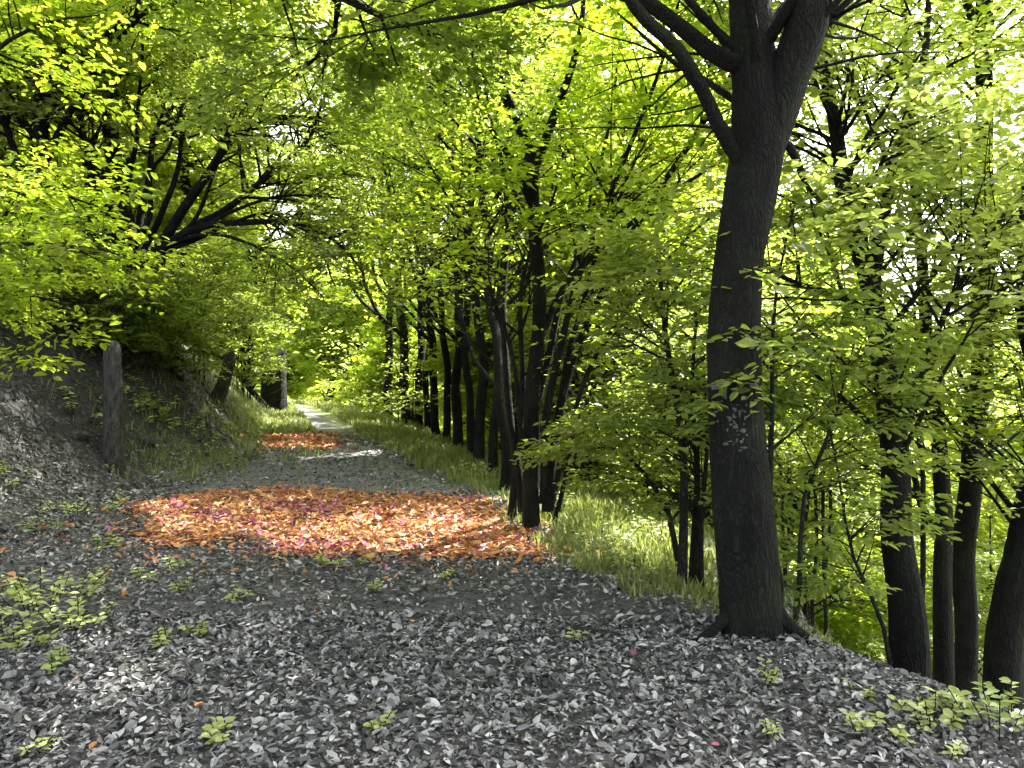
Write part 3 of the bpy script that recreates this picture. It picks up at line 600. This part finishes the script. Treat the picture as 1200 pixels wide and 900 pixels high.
# ------------------------------------------------------------------ woodland trees behind (a few kinds, copied)
def wood_proto(hh, mat, tint, lean=0):
    base = np.array([0, 0, -3.0]); root = empty('woodland_tree', (0, 0, 0))
    pts = [np.array([0, 0, -1.2]), np.array([.1, 0, hh * .25]), np.array([lean * .5, .2, hh * .55]), np.array([lean, .1, hh])]
    lines, rads = [], []
    l, r = smooth_line(pts, [.24, .2, .15, .05], .4, .06); stem_mesh('trunk', l, r, BARK, root, 9, .2); lines.append(l); rads.append(r)
    for k in range(7):
        a = rng.uniform(0, 6.28); z = hh * rng.uniform(.18, .7); o = np.array([np.interp(z, [0, hh], [0, lean]), .1, z]); L = hh * rng.uniform(.2, .34)
        e = o + np.array([math.cos(a) * L * .7, math.sin(a) * L * .7, L * .75]); m = (o + e) / 2 + np.array([math.cos(a), math.sin(a), -.6]) * L * .06
        l, r = smooth_line([o, m, e], [.09, .06, .02], .4, .05); stem_mesh('limb', l, r, BARK, root, 6, 0); lines.append(l); rads.append(r)
    Pn = np.stack([resample(l, r)[0] for l, r in zip(lines, rads)]); R = np.stack([resample(l, r)[1] for l, r in zip(lines, rads)])
    B1, R1 = children(Pn, R, 130, .1, 1, hh * .2, .95, .2, .2, 6); B2, R2 = children(B1, R1, 480, .25, 1, hh * .11, .8, .05, .6, 4, bend=-.1)
    nsp = 3600; i = rng.integers(0, len(B2), nsp); tt = rng.uniform(.1, 1, nsp) * 3; k = np.minimum(tt.astype(int), 2); u = (tt - k)[:, None]
    o = B2[i, k] * (1 - u) + B2[i, k + 1] * u; d = nrm(B2[i, k + 1] - B2[i, k]) + rng.normal(0, .7, (nsp, 3)) * np.array([1, 1, .25])
    b, ld, nn, sz = spray_leaves(o, d, .6 * rng.uniform(.6, 1.3, nsp), 8, .175, .4)
    ok = b[:, 2] > hh * .30 + rng.normal(0, .4, len(b)); b, ld, nn, sz = b[ok], ld[ok], nn[ok], sz[ok]
    V, T, kv = leaf_arrays(b, ld, nn, sz, .62)
    tn = np.clip(tint + np.repeat(rng.normal(0, .16, nsp), 8)[ok] + rng.normal(0, .12, len(b)), 0, 1)
    mesh_np('crown', V, T, mat, root, attr=np.repeat(tn, kv), smooth=False)
    v1, q1 = tubes(B1, R1, 4); v2, q2 = tubes(B2, R2, 3)
    o = mesh_np('branches', np.vstack([v1, v2]), np.vstack([q1, q2 + len(v1)]), BARK, root); o['kind'] = 'stuff'
    return root
protos = [wood_proto(9, FARG, .55), wood_proto(11, FARG, .7, .8), wood_proto(8, GREEN, .6, -.6), wood_proto(12, FARG, .45, -.9)]
used = set()
def plant(kind, x, y, s, rz, label, group, dz=0):
    src = protos[kind]
    if kind not in used: root = src; used.add(kind)
    else:
        root = src.copy(); COL.objects.link(root)
        for ch in list(src.children): c = ch.copy(); COL.objects.link(c); c.parent = root
    root.location = (x, y, float(H(x, y)) + dz); root.rotation_euler = (0, 0, rz); root.scale = (s, s, s)
    tag(root, label, 'tree', group)
zones = [  # px, depth, scale, kind
 ('woods beyond the slope on the right', 'tree in the sunlit wood beyond the slope, behind the trunks on the right',
  [(715, 18, 1.0), (770, 22, 1.1), (860, 19, 1.0), (925, 17, .8), (905, 26, 1.2), (1290, 19, .7), (820, 29, 1.3), (975, 32, 1.1), (1240, 24, .9), (680, 15.5, .85), (830, 14.5, .8), (700, 27, 1.3), (840, 22, 1.15), (900, 33, 1.4), (1040, 28, 1.0), (1150, 30, .9), (945, 27, 1.15), (1000, 31, 1.25), (740, 33, 1.5), (660, 24, 1.25), (1330, 14, 1), (1120, 38, 1.1), (880, 40, 1.5), (1400, 20, 1.1), (1010, 46, 1.4)]),
 ('woods behind the verge trees', 'tree in the sunlit wood behind the row of verge trees',
  [(610, 21, .9), (660, 37, 1.5), (590, 30, 1.0), (590, 38, 1.5), (640, 31, 1.2), (480, 44, 1.4), (545, 52, 1.7), (440, 58, 1.5), (630, 50, 1.7)]),
 ('woods up the left bank', 'tree in the wood up the left bank behind the spreading tree',
  [(-40, 18, 1.0), (110, 21, 1.1), (210, 24, 1.05), (290, 29, 1.1), (20, 28, 1.3), (160, 34, 1.4), (260, 44, 1.5), (60, 42, 1.5), (390, 60, 1.7), (330, 66, 1.9), (-150, 24, 1.2), (-220, 14, 1)]),
 ('trees behind the viewpoint', 'tree standing back from the path outside the photo', []),
]
for gi, (grp, lab, lst) in enumerate(zones):
    for (px, Y, s) in lst:
        x = (px - 600) / F * Y
        plant(int(rng.integers(0, 4)), x, Y, s, rng.uniform(0, 6.28), lab, grp, -.3)

# far wood closing the view, one mass
nb = 42000
th = rng.uniform(-62, 50, nb) * math.pi / 180; Rr = rng.uniform(66, 105, nb)
cx, cy = Rr * np.sin(th), Rr * np.cos(th)
hz = H(cx, cy); top = 12 + 5 * vnoise(th * 9, Rr * .06, 1, 4) + 3 * np.sin(th * 31 + Rr * .2) + 9 * sstep(0, -40, th * 57) - 5 * sstep(14, 26, th * 57)
b = np.stack([cx, cy, hz + top * rng.beta(1.6, 1.3, nb)], -1)
b[:, 2] += 1.2 * np.sin(cx * .9) * np.sin(cy * .8)
d = nrm(rng.normal(0, 1, (nb, 3)) * np.array([1, 1, .3])); nn = np.array([0, 0, 1.]) + rng.normal(0, .5, (nb, 3))
V, T, kv = leaf_arrays(b, d, nn, rng.uniform(.7, 1.5, nb), .7)
tag(mesh_np('far_woodland', V, T, FARG, attr=np.repeat(np.clip(.6 + .25 * vnoise(cx, cy, .3, 7) + rng.normal(0, .15, nb), 0, 1), kv), smooth=False),
    'far green wood closing the view beyond all the trees', 'woodland', kind='stuff')

# ------------------------------------------------------------------ leaf litter
def scatter_litter(n, ylo, yhi, pw, size, xr=None):
    y = ylo + (yhi - ylo) * rng.random(n) ** pw
    lo = np.maximum(-.78 * y - 1.2, -12); hi = np.minimum(.78 * y + .8, edge(y) + 5.5 * sstep(10, 8.8, y) + 1.2)
    x = lo + (hi - lo) * rng.random(n); return x, y
xs, ys = [], []
for (n, a, b_, pw) in ((52000, 1.6, 5, .7), (56000, 5, 10, .8), (21000, 10, 19, .9), (3000, -2, 1.6, 1)):
    x, y = scatter_litter(n, a, b_, pw, 1)
    if a < 0: x = rng.uniform(-5, 3.5, n)
    xs.append(x); ys.append(y)
xs.append(rng.uniform(-10, -4.6, 17000)); ys.append(rng.uniform(8.5, 15, 17000))      # the steep bank has more surface
x = np.concatenate(xs); y = np.concatenate(ys)
dd = x - edge(y); keepm = rng.random(len(x)) < (1 - .97 * sstep(-.15, .25, dd + .3 * vnoise(x, y, 1.3, 2)) * sstep(4.6, 6.5, y + dd * .3) * (1 - nograss(x, y)))
keepm &= ~((y > 11.5) & (dd < -.3) & (x > edge(y) - 3.0) & (rng.random(len(x)) < .4))
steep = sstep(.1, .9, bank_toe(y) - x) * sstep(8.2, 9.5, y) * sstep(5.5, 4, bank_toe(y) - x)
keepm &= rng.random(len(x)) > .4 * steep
x, y = x[keepm], y[keepm]; steep = steep[keepm]; n = len(x)
def litter(x, y, size, lift=.0, tilt=.38):
    n = len(x); z = H(x, y); e = .05
    gn = np.stack([-(H(x + e, y) - z) / e, -(H(x, y + e) - z) / e, np.ones(n)], -1)
    a = rng.uniform(0, 6.283, n); nn = nrm(gn + rng.normal(0, tilt, (n, 3)))
    d = np.stack([np.cos(a), np.sin(a), np.zeros(n)], -1); d = nrm(d - (d * nn).sum(1, keepdims=True) * nn)
    sz = size * np.clip(rng.lognormal(-.08, .34, n), .4, 1.9)
    base = np.stack([x, y, z + lift + rng.uniform(.004, .03, n)], -1) - d * sz[:, None] * .5
    # cup the leaf: the margins turn up, the tip curls
    side = nrm(np.cross(nn, d)); L = sz[:, None]; W = L * rng.uniform(.17, .34, (n, 1)); cu = rng.uniform(-.35, .95, (n, 1)); tip = rng.uniform(-.2, .35, (n, 1))
    v = [base, base + d * L * .3 + side * W * .9 + nn * W * cu, base + d * L * .68 + side * W * .75 + nn * (W * cu + tip * L * .4),
         base + d * L + nn * tip * L, base + d * L * .68 - side * W * .75 + nn * (W * cu + tip * L * .4), base + d * L * .3 - side * W * .9 + nn * W * cu]
    V = np.stack(v, 1).reshape(-1, 3); i = np.arange(n)[:, None] * 6
    T = np.concatenate([np.stack([i, i + 1, i + 2, i + 3], -1), np.stack([i, i + 3, i + 4, i + 5], -1)], 1).reshape(-1, 4)
    return V, T
far = np.interp(y, [0, 8, 19], [.037, .044, .072])
V, T = litter(x, y, far)
tn = np.clip((rng.beta(1.5, 2.0, n) + .08 * vnoise(x, y, 2, 8)) * (1 - .6 * steep), 0, 1)  # leaves on the steep bank tinted darker to paint in its shade
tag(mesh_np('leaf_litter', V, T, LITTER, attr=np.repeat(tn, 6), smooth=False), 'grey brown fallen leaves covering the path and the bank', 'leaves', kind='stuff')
# orange and pink leaves lying in the sun patch
def poly_pts(poly, n):
    p_ = np.array(poly); lo, hi = p_.min(0), p_.max(0)
    x = rng.uniform(lo[0], hi[0], n); y = rng.uniform(lo[1], hi[1], n); g = rng.normal(0, 1, (2, n)) * np.where(rng.random(n) < .35, .28, .05); k = in_poly(x + .3 * vnoise(x, y, 2.2) , y + .35 * vnoise(x, y, 1.9, 6), poly); return x[k] + g[0][k], y[k] + g[1][k]
for poly, n, s, lab in ((PATCH, 19000, .072, 'bright orange and pink fallen leaves strewn across the path'), (PATCH2, 5200, .11, 'small orange leaf drift farther along the path')):
    x, y = poly_pts(poly, n)
    if poly is PATCH:
        xx = rng.normal(-2.3, 1.7, 700); yy = rng.normal(8.0, 1.1, 700); k = (xx < edge(yy) - .1) & (xx > -5); x = np.r_[x, xx[k]]; y = np.r_[y, yy[k]]
    V, T = litter(x, y, s, .008, .3)
    tn = np.where(rng.random(len(x)) < .10 + .45 * (vnoise(x, y, 1.6, 12) > .32), rng.uniform(0, .22, len(x)), rng.uniform(.3, 1, len(x)))
    tag(mesh_np('orange_leaves', V, T, ORANGE, attr=np.repeat(tn, 6), smooth=False), lab, 'leaves', kind='stuff')

nt_ = 420; yy = 2 + 11 * rng.random(nt_) ** .9; xx = rng.uniform(-.75, .6, nt_) * yy; k = xx < edge(yy); xx, yy = xx[k], yy[k]; nt_ = len(xx)
an = rng.uniform(0, 6.28, nt_); Lt = rng.uniform(.06, .38, nt_); sT = np.linspace(-.5, .5, 5)[None]
bx = xx[:, None] + np.cos(an)[:, None] * sT * Lt[:, None] + np.cumsum(rng.normal(0, .006, (nt_, 5)), 1); by = yy[:, None] + np.sin(an)[:, None] * sT * Lt[:, None] + np.cumsum(rng.normal(0, .006, (nt_, 5)), 1)
tz = H(bx, by) + .022 + rng.uniform(-.008, .02, (nt_, 5)); V, Q = tubes(np.stack([bx, by, tz], -1), np.repeat(rng.uniform(.0018, .006, nt_)[:, None], 5, 1) * np.array([1, .95, .85, .7, .4])[None], 5)
tag(mesh_np('fallen_twigs', V, Q, DEAD), 'thin fallen twigs scattered in the leaf litter', 'twigs', kind='stuff')

# ------------------------------------------------------------------ grass
def grass(x, y, hgt, name, label):
    n = len(x); z = H(x, y); a = rng.uniform(0, 6.283, n); hh = hgt * rng.uniform(.5, 1.3, n) * np.clip(1.15 + 1.3 * vnoise(x, y, 2.6, 9), .35, 2.4)
    o = np.stack([x, y, z - .01], -1); wd = np.stack([np.cos(a), np.sin(a), 0 * a], -1) * (hh * .045 + .002)[:, None]
    ln = np.stack([np.cos(a + 1.57), np.sin(a + 1.57), 0 * a], -1) * (hh * rng.uniform(.1, .7, n))[:, None]
    upv = np.stack([0 * a, 0 * a, hh], -1)
    V = np.stack([o - wd, o + wd, o + upv * .6 + ln * .35 + wd * .7, o + upv * .6 + ln * .35 - wd * .7, o + upv * .92 + ln], 1).reshape(-1, 3)
    i = np.arange(n)[:, None] * 5
    return mesh_np(name, V, np.stack([i[:, 0], i[:, 0] + 1, i[:, 0] + 2, i[:, 0] + 3], -1), GRASS, attr=np.repeat(rng.beta(2, 2, n), 5), Q=np.stack([i[:, 0] + 3, i[:, 0] + 2, i[:, 0] + 4], -1), smooth=False)
n = 95000; y = 5 + 35 * rng.random(n) ** 1.5; d = rng.uniform(-.2, 5.2, n) * np.interp(y, [5, 12, 40], [1, .8, .6]); x = edge(y) + d
k = rng.random(n) < sstep(-.25, .4, d + .4 * vnoise(x, y, 1.3, 2)) * sstep(4.6, 6.2, y + d * .3) * (1 - nograss(x, y)); x, y = x[k], y[k]
gr_o = grass(x, y, np.interp(y, [5, 40], [.10, .17]), 'grass', ''); tag(gr_o, 'green grass on the verge and slope right of the path', 'grass', kind='stuff')
n = 42000; y = rng.uniform(11, 46, n); x = bank_toe(y) + rng.normal(.15, .7, n) + sstep(19, 28, y) * rng.uniform(0, 2.2, n)
k = (rng.random(n) < .35 + .65 * sstep(14, 22, y)) & ~in_poly(x, y, PATCH2) & (x < edge(y) - 1.2) & (vnoise(x, y, .8, 5) > -.3); x, y = x[k], y[k]
tag(grass(x, y, np.interp(y, [11, 46], [.12, .2]), 'grass', ''), 'pale green grass at the foot of the left bank', 'grass', kind='stuff')

# ------------------------------------------------------------------ posts, stump, fallen log
def post(name, label, cat, bx, by, tx, ty, Y, r, mat, grp=None, cut=.15):
    b = P(bx, by, Y); b[2] = H(b[0], b[1]); tp = P(tx, ty, Y); root = tag(empty(name, b), label, cat, grp)
    l, rr = smooth_line([b - np.array([0, 0, .2]), b, b * .5 + tp * .5 + np.array([.01, 0, 0]), tp], [r * 1.12, r * 1.1, r, r * .95], .04, .006)
    rr = rr.copy(); K = len(l)
    rr[-1] *= .82
    o = stem_mesh('post_shaft' if cat == 'post' else 'stump_body', l, rr, mat, root, 16, .25, .07)
    me = o.data; z = np.zeros(len(me.vertices) * 3); me.vertices.foreach_get('co', z); z = z.reshape(-1, 3)
    ztop = z[:, 2].max(); msk = z[:, 2] > ztop - r * .6
    z[msk, 2] += (rng.normal(0, r * .22, msk.sum()) + .5 * z[msk, 0]); me.vertices.foreach_set('co', z.ravel())
    return root
# post ground heights differ from the sight line: solve for the depth where the ray meets the bank
def hit(px, py):
    for Y in np.arange(3, 60, .02):
        q = P(px, py, Y)
        if q[2] <= H(q[0], q[1]): return Y
    return 30
Y1 = hit(133, 545)
p1 = post('weathered_stump', 'tall weathered grey dead stump standing on the left bank', 'stump', 133, 545, 132, 405, Y1, 10 / F * Y1, DEAD)
Y2 = hit(254, 470); post('leaning_post', 'short dark post leaning to the right on the left bank', 'post', 254, 470, 270, 422, Y2, 7.5 / F * Y2, DEAD)
Y3 = hit(321, 462); post('tree_stump', 'dark squat stump at the left side of the far path', 'stump', 321, 462, 322, 420, Y3, 14 / F * Y3, BARK2)
Yg_ = min(hit(255, 412), 26); lg = P(255, 412, Yg_); lg[2] = H(lg[0], lg[1]); root = tag(empty('fallen_log', lg), 'dark fallen trunk lying along the left bank behind the leaning post', 'log')
q1, q2 = np.array([lg[0] - 1.6, lg[1] - .2, 0]), np.array([lg[0] + 1.5, lg[1] + .6, 0])
pp = [q1 * (1 - f) + q2 * f for f in (0, .35, .7, 1)]
for q in pp: q[2] = H(q[0], q[1]) + .12
l, r = smooth_line(pp, [.17, .16, .14, .12], .1, .03); stem_mesh('log_trunk', l, r, BARK, root, 12, 0, .08)
for f in (.3, .55, .8):
    o = l[int(f * len(l))]; e = o + np.array([.25, -.1, .45]) * rng.uniform(.7, 1.4); a, b_ = smooth_line([o, (o + e) / 2 + .05, e], [.04, .03, .01], .1, .02); stem_mesh('branch_stub', a, b_, BARK, root, 6, 0)

for k, (px, py, s_, lab) in enumerate([(90, 512, .13, 'small grey stone at the bank foot left of the weathered stump'), (170, 520, .15, 'grey stone at the bank foot right of the weathered stump')]):
    Y = hit(px, py); c = P(px, py, Y); c[2] = H(c[0], c[1]) + s_ * .12
    bm_ = __import__('bmesh').new(); __import__('bmesh').ops.create_icosphere(bm_, subdivisions=3, radius=s_)
    vv = np.array([v.co[:] for v in bm_.verts]); ff = np.array([[v.index for v in f.verts] for f in bm_.faces]); bm_.free()
    nz_ = vnoise(vv[:, 0] / s_ + k * 3, vv[:, 1] / s_ + vv[:, 2] / s_, 1.7, k); vv = vv * (1 + .22 * nz_[:, None]) * np.array([1.2, .9, .62]); vv = np.round(vv / (s_ * .16)) * (s_ * .16) * .35 + vv * .65
    tag(mesh_np('stone', vv + c, ff, DEAD, loc=c, smooth=False), lab, 'stone', 'stones on the left bank')
for k, (px, py, dx) in enumerate([(35, 425, 40), (90, 405, 35), (150, 425, 30), (195, 430, 30)]):
    Y = hit(px, py); a0 = P(px, py, Y); pts = []
    for f in np.linspace(0, 1, 6):
        q = a0 + np.array([f * dx / F * Y, -f * 1.3, 0]) + np.array([rng.normal(0, .07), rng.normal(0, .07), 0]); q[2] = H(q[0], q[1]) + (.02 if 0 < f < 1 else -.06) + .05 * math.sin(f * 9); pts.append(q)
    l, rr_ = smooth_line(pts, [.035, .032, .028, .022, .016, .008], .06, .015)
    root = tag(empty('bared_root', l[0]), ['dark bared root on the bank near the left edge', 'dark bared root left of the weathered stump', 'dark bared root just right of the weathered stump', 'dark bared root farthest right on the steep bank'][k], 'root', 'bared roots on the bank')
    stem_mesh('root_strand', l, rr_, DEAD, root, 7, 0, .08)

# dead sticks standing on the bank
for k, (px, py, h, lab) in enumerate([(18, 520, .5, 'bare dry stalk nearest the left edge of the photo'), (32, 515, .45, 'bare dry stalk second from the left edge'), (48, 500, .6, 'tallest left hand dry stalk on the bank'),
        (60, 528, .35, 'shortest dry stalk on the bank, fourth from the left edge'), (95, 470, .6, 'bare dry stalk just left of the weathered stump'), (160, 515, .4, 'bare dry stalk right of the weathered stump')]):
    Y = hit(px, py); b = P(px, py, Y); b[2] = H(b[0], b[1]); root = tag(empty('dry_stalk', b), lab, 'stalk', 'dry stalks on the left bank')
    e = b + np.array([rng.normal(0, .12), rng.normal(0, .1), h]); a, r = smooth_line([b - np.array([0, 0, .04]), (b + e) / 2 + rng.normal(0, .03, 3), e], [.008, .006, .003], .08, .01)
    stem_mesh('stalk', a, r, DEAD, root, 5, 0)
    o = a[len(a) // 2]; e = o + np.array([rng.choice([-1, 1]) * .12, 0, .16]); a, r = smooth_line([o, (o + e) / 2, e], [.004, .003, .002], .05); stem_mesh('twig', a, r, DEAD, root, 4, 0)

# ------------------------------------------------------------------ seedlings and small plants
def herb(name, label, px, py, n, size, rad, hgt, cat='plant', grp='small green plants in the leaf litter', Y=None, mat=None):
    Y = Y or hit(px, py); c = P(px, py, Y); c[2] = H(c[0], c[1]); root = tag(empty(name, c), label, cat, grp)
    ns = max(3, int(n / 4.5)); a = rng.uniform(0, 6.28, ns); rr = rad * np.sqrt(rng.random(ns)); h = hgt * rng.uniform(.55, 1.1, ns)
    foot = c + np.stack([np.cos(a) * rr * .7, np.sin(a) * rr * .7, 0 * a], -1); foot[:, 2] = H(foot[:, 0], foot[:, 1])
    tip = foot + np.stack([np.cos(a) * rr * .5 + rng.normal(0, .02, ns), np.sin(a) * rr * .5, h], -1)
    s = np.linspace(0, 1, 4)[None, :, None]; Pn = foot[:, None] * (1 - s) + tip[:, None] * s
    V, Q = tubes(Pn, np.full((ns, 4), .0025), 4); so_ = mesh_np('stems', V, Q, BARK2, root); so_['kind'] = 'stuff'
    per = 7; k = np.arange(per); f = .35 + .65 * (k + .5) / per
    o = foot[:, None] * (1 - f[None, :, None]) + tip[:, None] * f[None, :, None]
    an = a[:, None] + k[None] * 2.4; d = np.stack([np.cos(an), np.sin(an), np.full(an.shape, .12)], -1)
    nn = np.array([0, 0, 1.]) + rng.normal(0, .3, d.shape)
    V, T, kv = leaf_arrays(o.reshape(-1, 3), d.reshape(-1, 3), nn.reshape(-1, 3), 1.25 * size * rng.uniform(.6, 1.2, ns * per), float(rng.uniform(.38, .75)), True, float(rng.uniform(-.25, .1)))
    mesh_np('leaves', V, T, mat or HERB, root, attr=np.repeat(np.clip(rng.normal(rng.uniform(.2, .75), .2, ns * per), 0, 1), kv), smooth=False)['kind'] = 'stuff'
herbs = [
 (45, 712, 150, .055, .42, .22, 'low_shrub', 'largest low leafy plant at the left edge of the litter'),
 (85, 735, 60, .05, .22, .16, 'low_shrub', 'leafy plant close right of the largest one at the left edge'),
 (14, 762, 50, .05, .2, .14, 'low_shrub', 'leafy plant just below the largest one, cut by the left edge'),
 (90, 605, 80, .06, .5, .2, 'low_shrub', 'spreading low plant up the left side below the weathered stump'),
 (62, 622, 40, .055, .3, .14, 'low_shrub', 'low plant left of the spreading plant below the weathered stump'),
 (110, 648, 24, .05, .18, .12, 'seedling', 'small plant midway between the spreading plant and the largest plant'),
 (215, 498, 90, .09, .7, .28, 'low_shrub', 'pale green low growth at the foot of the bank left of the far leaf drift'),
 (270, 505, 70, .09, .6, .24, 'low_shrub', 'pale green low growth touching the left end of the far leaf drift'),
 (180, 488, 60, .09, .5, .26, 'low_shrub', 'low growth on the bank foot right of the weathered stump'),
 (165, 470, 60, .08, .5, .2, 'low_shrub', 'dark leafy growth on the steep bank just right of the weathered stump'),
 (95, 478, 50, .08, .5, .2, 'low_shrub', 'dark leafy growth on the steep bank just left of the weathered stump'),
 (640, 600, 70, .07, .35, .28, 'low_shrub', 'weedy clump at the foot of the many stemmed tree'),
 (700, 640, 70, .06, .4, .26, 'low_shrub', 'weedy clump in the middle of the grassy slope'),
 (745, 672, 60, .055, .35, .22, 'low_shrub', 'weedy clump low on the grassy slope near the path edge'),
 (775, 640, 60, .06, .4, .3, 'low_shrub', 'weedy clump beside the three thin trunks'),
 (560, 560, 60, .07, .4, .24, 'low_shrub', 'weedy clump on the verge right of the leaf drift'),
 (500, 520, 50, .09, .4, .25, 'low_shrub', 'weedy clump on the far verge'),
 (12, 562, 30, .06, .3, .16, 'seedling', 'small plant at the left edge on the foot of the bank'),
 (124, 552, 16, .055, .15, .12, 'seedling', 'seedling at the foot of the weathered stump'),
 (200, 668, 14, .055, .12, .1, 'seedling', 'seedling just under the left end of the orange leaves'),
 (166, 682, 12, .05, .1, .1, 'seedling', 'small seedling left of the one under the orange leaves'),
 (216, 697, 14, .05, .1, .1, 'seedling', 'seedling a step nearer than the left end of the orange leaves'),
 (280, 712, 14, .045, .1, .1, 'seedling', 'lone seedling below the middle of the orange leaves, to the left'),
 (233, 746, 14, .04, .09, .08, 'seedling', 'seedling between the largest left plant and the lone one'),
 (200, 760, 14, .04, .09, .08, 'seedling', 'seedling slightly nearer and left of its close neighbour on the litter'),
 (400, 664, 24, .055, .2, .1, 'seedling', 'wide seedling right against the lower rim of the orange leaves'),
 (520, 680, 14, .045, .1, .09, 'seedling', 'seedling below the right half of the orange leaves'),
 (440, 697, 14, .04, .1, .09, 'seedling', 'seedling in open litter below the orange leaves'),
 (681, 760, 14, .04, .08, .09, 'seedling', 'seedling on open litter left of the big forked tree'),
 (440, 858, 14, .035, .06, .07, 'seedling', 'tiny seedling in the nearest litter at the centre'),
 (256, 872, 24, .04, .09, .08, 'seedling', 'seedling next to the orange leaf in the nearest litter'),
 (66, 792, 24, .04, .12, .09, 'seedling', 'seedling right above the lone orange leaf at the left'),
 (40, 888, 14, .035, .06, .07, 'seedling', 'seedling in the bottom left corner'),
 (893, 806, 20, .04, .08, .12, 'seedling', 'upright seedling in front of the big forked tree'),
 (1012, 826, 14, .04, .07, .1, 'seedling', 'seedling in the litter left of the leaning slope trunk'),
 (904, 872, 14, .035, .06, .08, 'seedling', 'seedling near the bottom right below the upright one'),
 (1130, 850, 26, .04, .18, .10, 'low_shrub', 'leafy plant in the lower right litter'),
 (1175, 812, 34, .045, .2, .14, 'low_shrub', 'leafy plant at the right edge under the thick leaning trunk'),
 (1105, 885, 26, .035, .15, .07, 'low_shrub', 'low plant at the bottom right, nearest the corner'),
 (1185, 860, 60, .05, .25, .2, 'low_shrub', 'leafy plant in the bottom right corner of the photo'),
 (1150, 785, 60, .05, .28, .2, 'low_shrub', 'leafy plant between the right hand trunks at their foot'),
 (1095, 850, 40, .045, .16, .14, 'low_shrub', 'leafy plant under the leaning trunk on the slope'),
 (1030, 868, 26, .04, .12, .1, 'seedling', 'seedling in the bottom right litter below the leaning trunk'),
 (735, 665, 0, 0, 0, 0, '', ''),
]
for (px, py, n, s, r, h, nm, lab) in herbs:
    if n: herb(nm, lab, px, py, n, s, r, h)

# single bright leaves
for (px, py, s, c, lab) in [(743, 776, .085, .05, 'dark red leaf alone on the litter left of the big tree'), (88, 806, .08, .6, 'orange leaf alone at the left below the leafy plants'),
     (232, 838, .09, .7, 'orange leaf in the nearest litter beside a seedling'), (681, 663, .11, .6, 'orange leaf right of the leaf drift at the path edge'), (297, 664, .10, .65, 'orange leaf just below the drift, left of centre'),
     (840, 893, .06, .1, 'pink leaf at the bottom edge toward the right'), (105, 893, .06, .5, 'orange leaf in the bottom left corner')]:
    Y = hit(px, py); q = P(px, py, Y); V, T = litter(np.array([q[0]]), np.array([q[1]]), s, .03, .15); cc = V.mean(0); V = cc + (V - cc) * (s * .8 / np.linalg.norm(V[3] - V[0]))
    o = mesh_np('fallen_leaf', V, T, ORANGE, loc=q, attr=np.full(6, c), smooth=False)
    tag(o, lab, 'leaf', 'single bright leaves on the litter')
